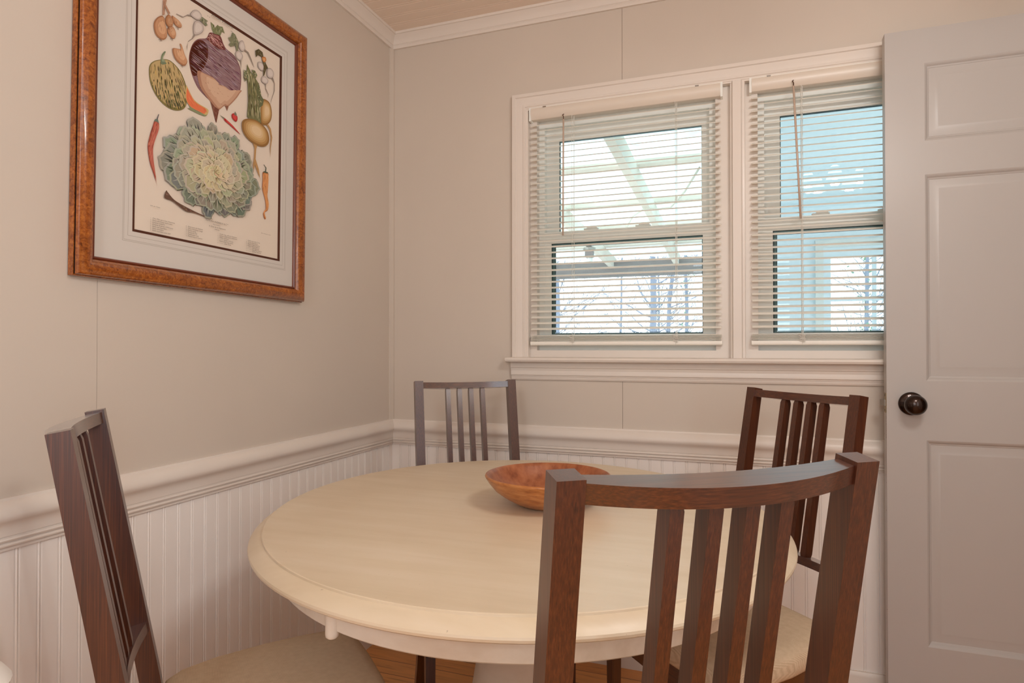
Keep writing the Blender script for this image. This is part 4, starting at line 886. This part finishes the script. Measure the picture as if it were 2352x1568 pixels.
for a in ((-1.62, 8.0, 6.0, 0.07, 1, 'thin bare tree at the left edge of the lower left pane', 0, 0.01), (-0.52, 7.6, 6.0, 0.028, 2, 'slender bare sapling in the middle of the lower left pane', 0, 0.03),
          (-0.10, 8.4, 7.0, 0.09, 3, 'bare forked tree right of the middle of the lower left pane', 0, 0.02), (0.05, 9.0, 7.0, 0.06, 4, 'bare tree just behind the forked tree', 0, 0.06),
          (0.42, 8.6, 6.0, 0.05, 5, 'tree wrapped in green ivy at the right of the lower left pane', 420, 0.015), (0.13, 7.8, 3.6, 0.025, 6, 'small ivy covered trunk next to the forked tree', 220, -0.02),
          (-2.6, 9.5, 7.0, 0.08, 8, 'bare tree hidden left of the window', 0, 0.0), (1.0, 10.5, 7.0, 0.06, 9, 'bare tree behind the edge of the porch wing', 90, 0.0),
          (3.1, 9.0, 6.0, 0.06, 10, 'bare tree seen through the far porch window', 160, 0.02), (4.2, 10.0, 6.0, 0.07, 11, 'bare tree at the right of the far porch window', 60, -0.01)):
    x, y, h, rr_, *rest = a; d = TY.pop(0); k_ = (d + 2.216) / (y + 2.216)
    tree(1.32 + (x - 1.32) * k_, d, h * k_, rr_ * k_ * 0.7, *rest)

# ------------------------------------------------------------------ ceiling light of the room, then a fill lamp and windows added out of view
CHX, CHY, CHZ = 1.796, -1.50, 2.06
cl = thing('ceiling_light', 'five armed ceiling light with lit frosted shades, mirrored in the right window', 'ceiling light', (CHX, CHY, 0))
bm = bmesh.new(); lathe(bm, [(0, CEIL), (0.065, CEIL), (0.06, CEIL - 0.02), (0.012, CEIL - 0.03), (0.012, CHZ + 0.06), (0.03, CHZ + 0.05), (0.03, CHZ + 0.02), (0, CHZ)], (0, 0, 0), 24); obj('stem', bm, M['bronze'], cl, smooth=True, angle=40)
def lamp(name, loc, e, r, col, par=None):
    ld = bpy.data.lights.new(name, 'POINT'); ld.energy = e; ld.shadow_soft_size = r; ld.color = col
    o = bpy.data.objects.new(name, ld); C.objects.link(o); o.location = loc
    if par is not None: o.parent = par
    return o
WARM = (1.0, 0.965, 0.92)
for k in range(5):
    a = 2 * PI * k / 5 + 0.4; dx, dy = math.cos(a), math.sin(a)
    bm = bmesh.new(); tube(bm, [(0.02 * dx, 0.02 * dy, CHZ + 0.035), (0.07 * dx, 0.07 * dy, CHZ + 0.07), (0.12 * dx, 0.12 * dy, CHZ + 0.06), (0.135 * dx, 0.135 * dy, CHZ + 0.02)], 0.006, 8); ar = obj('arm', bm, M['bronze'], cl, smooth=True)
    bm = bmesh.new(); lathe(bm, [(0.012, 0.02), (0.022, 0.012), (0.032, -0.015), (0.036, -0.035), (0.046, -0.058)], (0.135 * dx, 0.135 * dy, CHZ), 20); obj('shade', bm, M['shade'], ar, smooth=True)
    lamp('bulb', (0.135 * dx, 0.135 * dy, CHZ - 0.075), LAMP1, 0.022, WARM, ar)
kl = thing('fill_globe', 'unseen globe light added as fill behind the viewer', 'fill lamp', (1.16, -3.5, 0))
bm = bmesh.new(); lathe(bm, [(0, CEIL), (0.06, CEIL), (0.055, CEIL - 0.02), (0.006, CEIL - 0.025), (0.006, 2.08), (0.04, 2.07), (0.045, 2.04), (0, 2.04)], (0, 0, 0), 24); obj('stem', bm, M['bronze'], kl, smooth=True, angle=40)
lamp('globe', (0, 0, 1.92), FILL_LAMP, 0.11, (0.95, 0.985, 1.0), kl)  # unseen globe lamp, added for even fill from behind the viewer

w4 = thing('window_4', 'unseen window added behind the viewer for fill light', None, (0, YB, 0), kind='structure')
bm = bmesh.new(); frame4(bm, RW[0], RW[1], RW[2], RW[3], 0.05, 0.05, 0.05, 0.05, -0.07, -0.02); box(bm, 1.28, 1.32, -0.07, -0.02, RW[2] + 0.05, RW[3] - 0.05); obj('window_frame', bm, M['vinyl'], w4)
ld = bpy.data.lights.new('fill_window_portal', 'AREA'); ld.shape = 'RECTANGLE'; ld.size = RW[1] - RW[0]; ld.size_y = RW[3] - RW[2]; ld.cycles.is_portal = True
o = bpy.data.objects.new('fill_window_portal', ld); C.objects.link(o); o.location = ((RW[0] + RW[1]) / 2, YB - 0.09, (RW[2] + RW[3]) / 2); o.rotation_euler = (math.radians(90), 0, 0)
w5 = thing('window_5', 'unseen window added in the right wall for fill light', None, (XR, 0, 0), kind='structure')
bm = bmesh.new(); frame4(bm, SW[0], SW[1], SW[2], SW[3], 0.05, 0.05, 0.05, 0.05, 0.02, 0.07)
for v in bm.verts: v.co = Vector((v.co.y, v.co.x, v.co.z))
obj('window_frame', bm, M['vinyl'], w5)
ld = bpy.data.lights.new('fill_window_portal', 'AREA'); ld.shape = 'RECTANGLE'; ld.size = SW[3] - SW[2]; ld.size_y = SW[1] - SW[0]; ld.cycles.is_portal = True
o = bpy.data.objects.new('fill_window_portal', ld); C.objects.link(o); o.location = (XR + 0.09, (SW[0] + SW[1]) / 2, (SW[2] + SW[3]) / 2); o.rotation_euler = (0, math.radians(90), 0)
sun = bpy.data.lights.new('sun', 'SUN'); sun.energy = SUN; sun.angle = 0.03; sun.color = (1.0, 0.96, 0.9)
so = bpy.data.objects.new('sun', sun); C.objects.link(so); so.rotation_euler = (math.radians(38), 0, math.radians(200))
W = bpy.data.worlds.new('World'); bpy.context.scene.world = W; W.use_nodes = True
nt = W.node_tree; bg = nt.nodes['Background']
tc = nt.nodes.new('ShaderNodeTexCoord'); sp = nt.nodes.new('ShaderNodeSeparateXYZ'); cr = nt.nodes.new('ShaderNodeValToRGB')
nt.links.new(tc.outputs['Generated'], sp.inputs['Vector']); nt.links.new(sp.outputs['Z'], cr.inputs['Fac'])
cr.color_ramp.elements[0].position = 0.0; cr.color_ramp.elements[0].color = (0.93, 0.96, 1.0, 1)
cr.color_ramp.elements[1].position = 0.7; cr.color_ramp.elements[1].color = (0.62, 0.80, 1.0, 1)
nt.links.new(cr.outputs['Color'], bg.inputs['Color']); bg.inputs['Strength'].default_value = SKY

# ------------------------------------------------------------------ camera
F_PX, YAW, PITCH, ROLL = 1451.957, -0.3498732, 0.0091394, -0.000472
f = Vector((math.sin(YAW) * math.cos(PITCH), math.cos(YAW) * math.cos(PITCH), math.sin(PITCH)))
r = Vector((math.cos(YAW), -math.sin(YAW), 0)); u = r.cross(f)
r2 = r * math.cos(ROLL) + u * math.sin(ROLL); u2 = -r * math.sin(ROLL) + u * math.cos(ROLL)
cd = bpy.data.cameras.new('camera'); cd.sensor_width = 36.0; cd.sensor_fit = 'HORIZONTAL'; cd.lens = F_PX / 2352.0 * 36.0; cd.clip_start = 0.02
co = bpy.data.objects.new('camera', cd); C.objects.link(co)
mw = Matrix((r2, u2, -f)).transposed().to_4x4(); mw.translation = Vector((1.3201576, -2.2158833, 1.1115926)); co.matrix_world = mw
sc = bpy.context.scene; sc.camera = co
sc.view_settings.view_transform = 'Standard'; sc.view_settings.look = 'None'; sc.view_settings.gamma = 1.0; sc.view_settings.use_curve_mapping = False
sc.view_settings.exposure = EXPO
sc.cycles.use_denoising = True; sc.cycles.max_bounces = 10; sc.cycles.diffuse_bounces = 6; sc.cycles.transparent_max_bounces = 24; sc.cycles.sample_clamp_indirect = 6.0
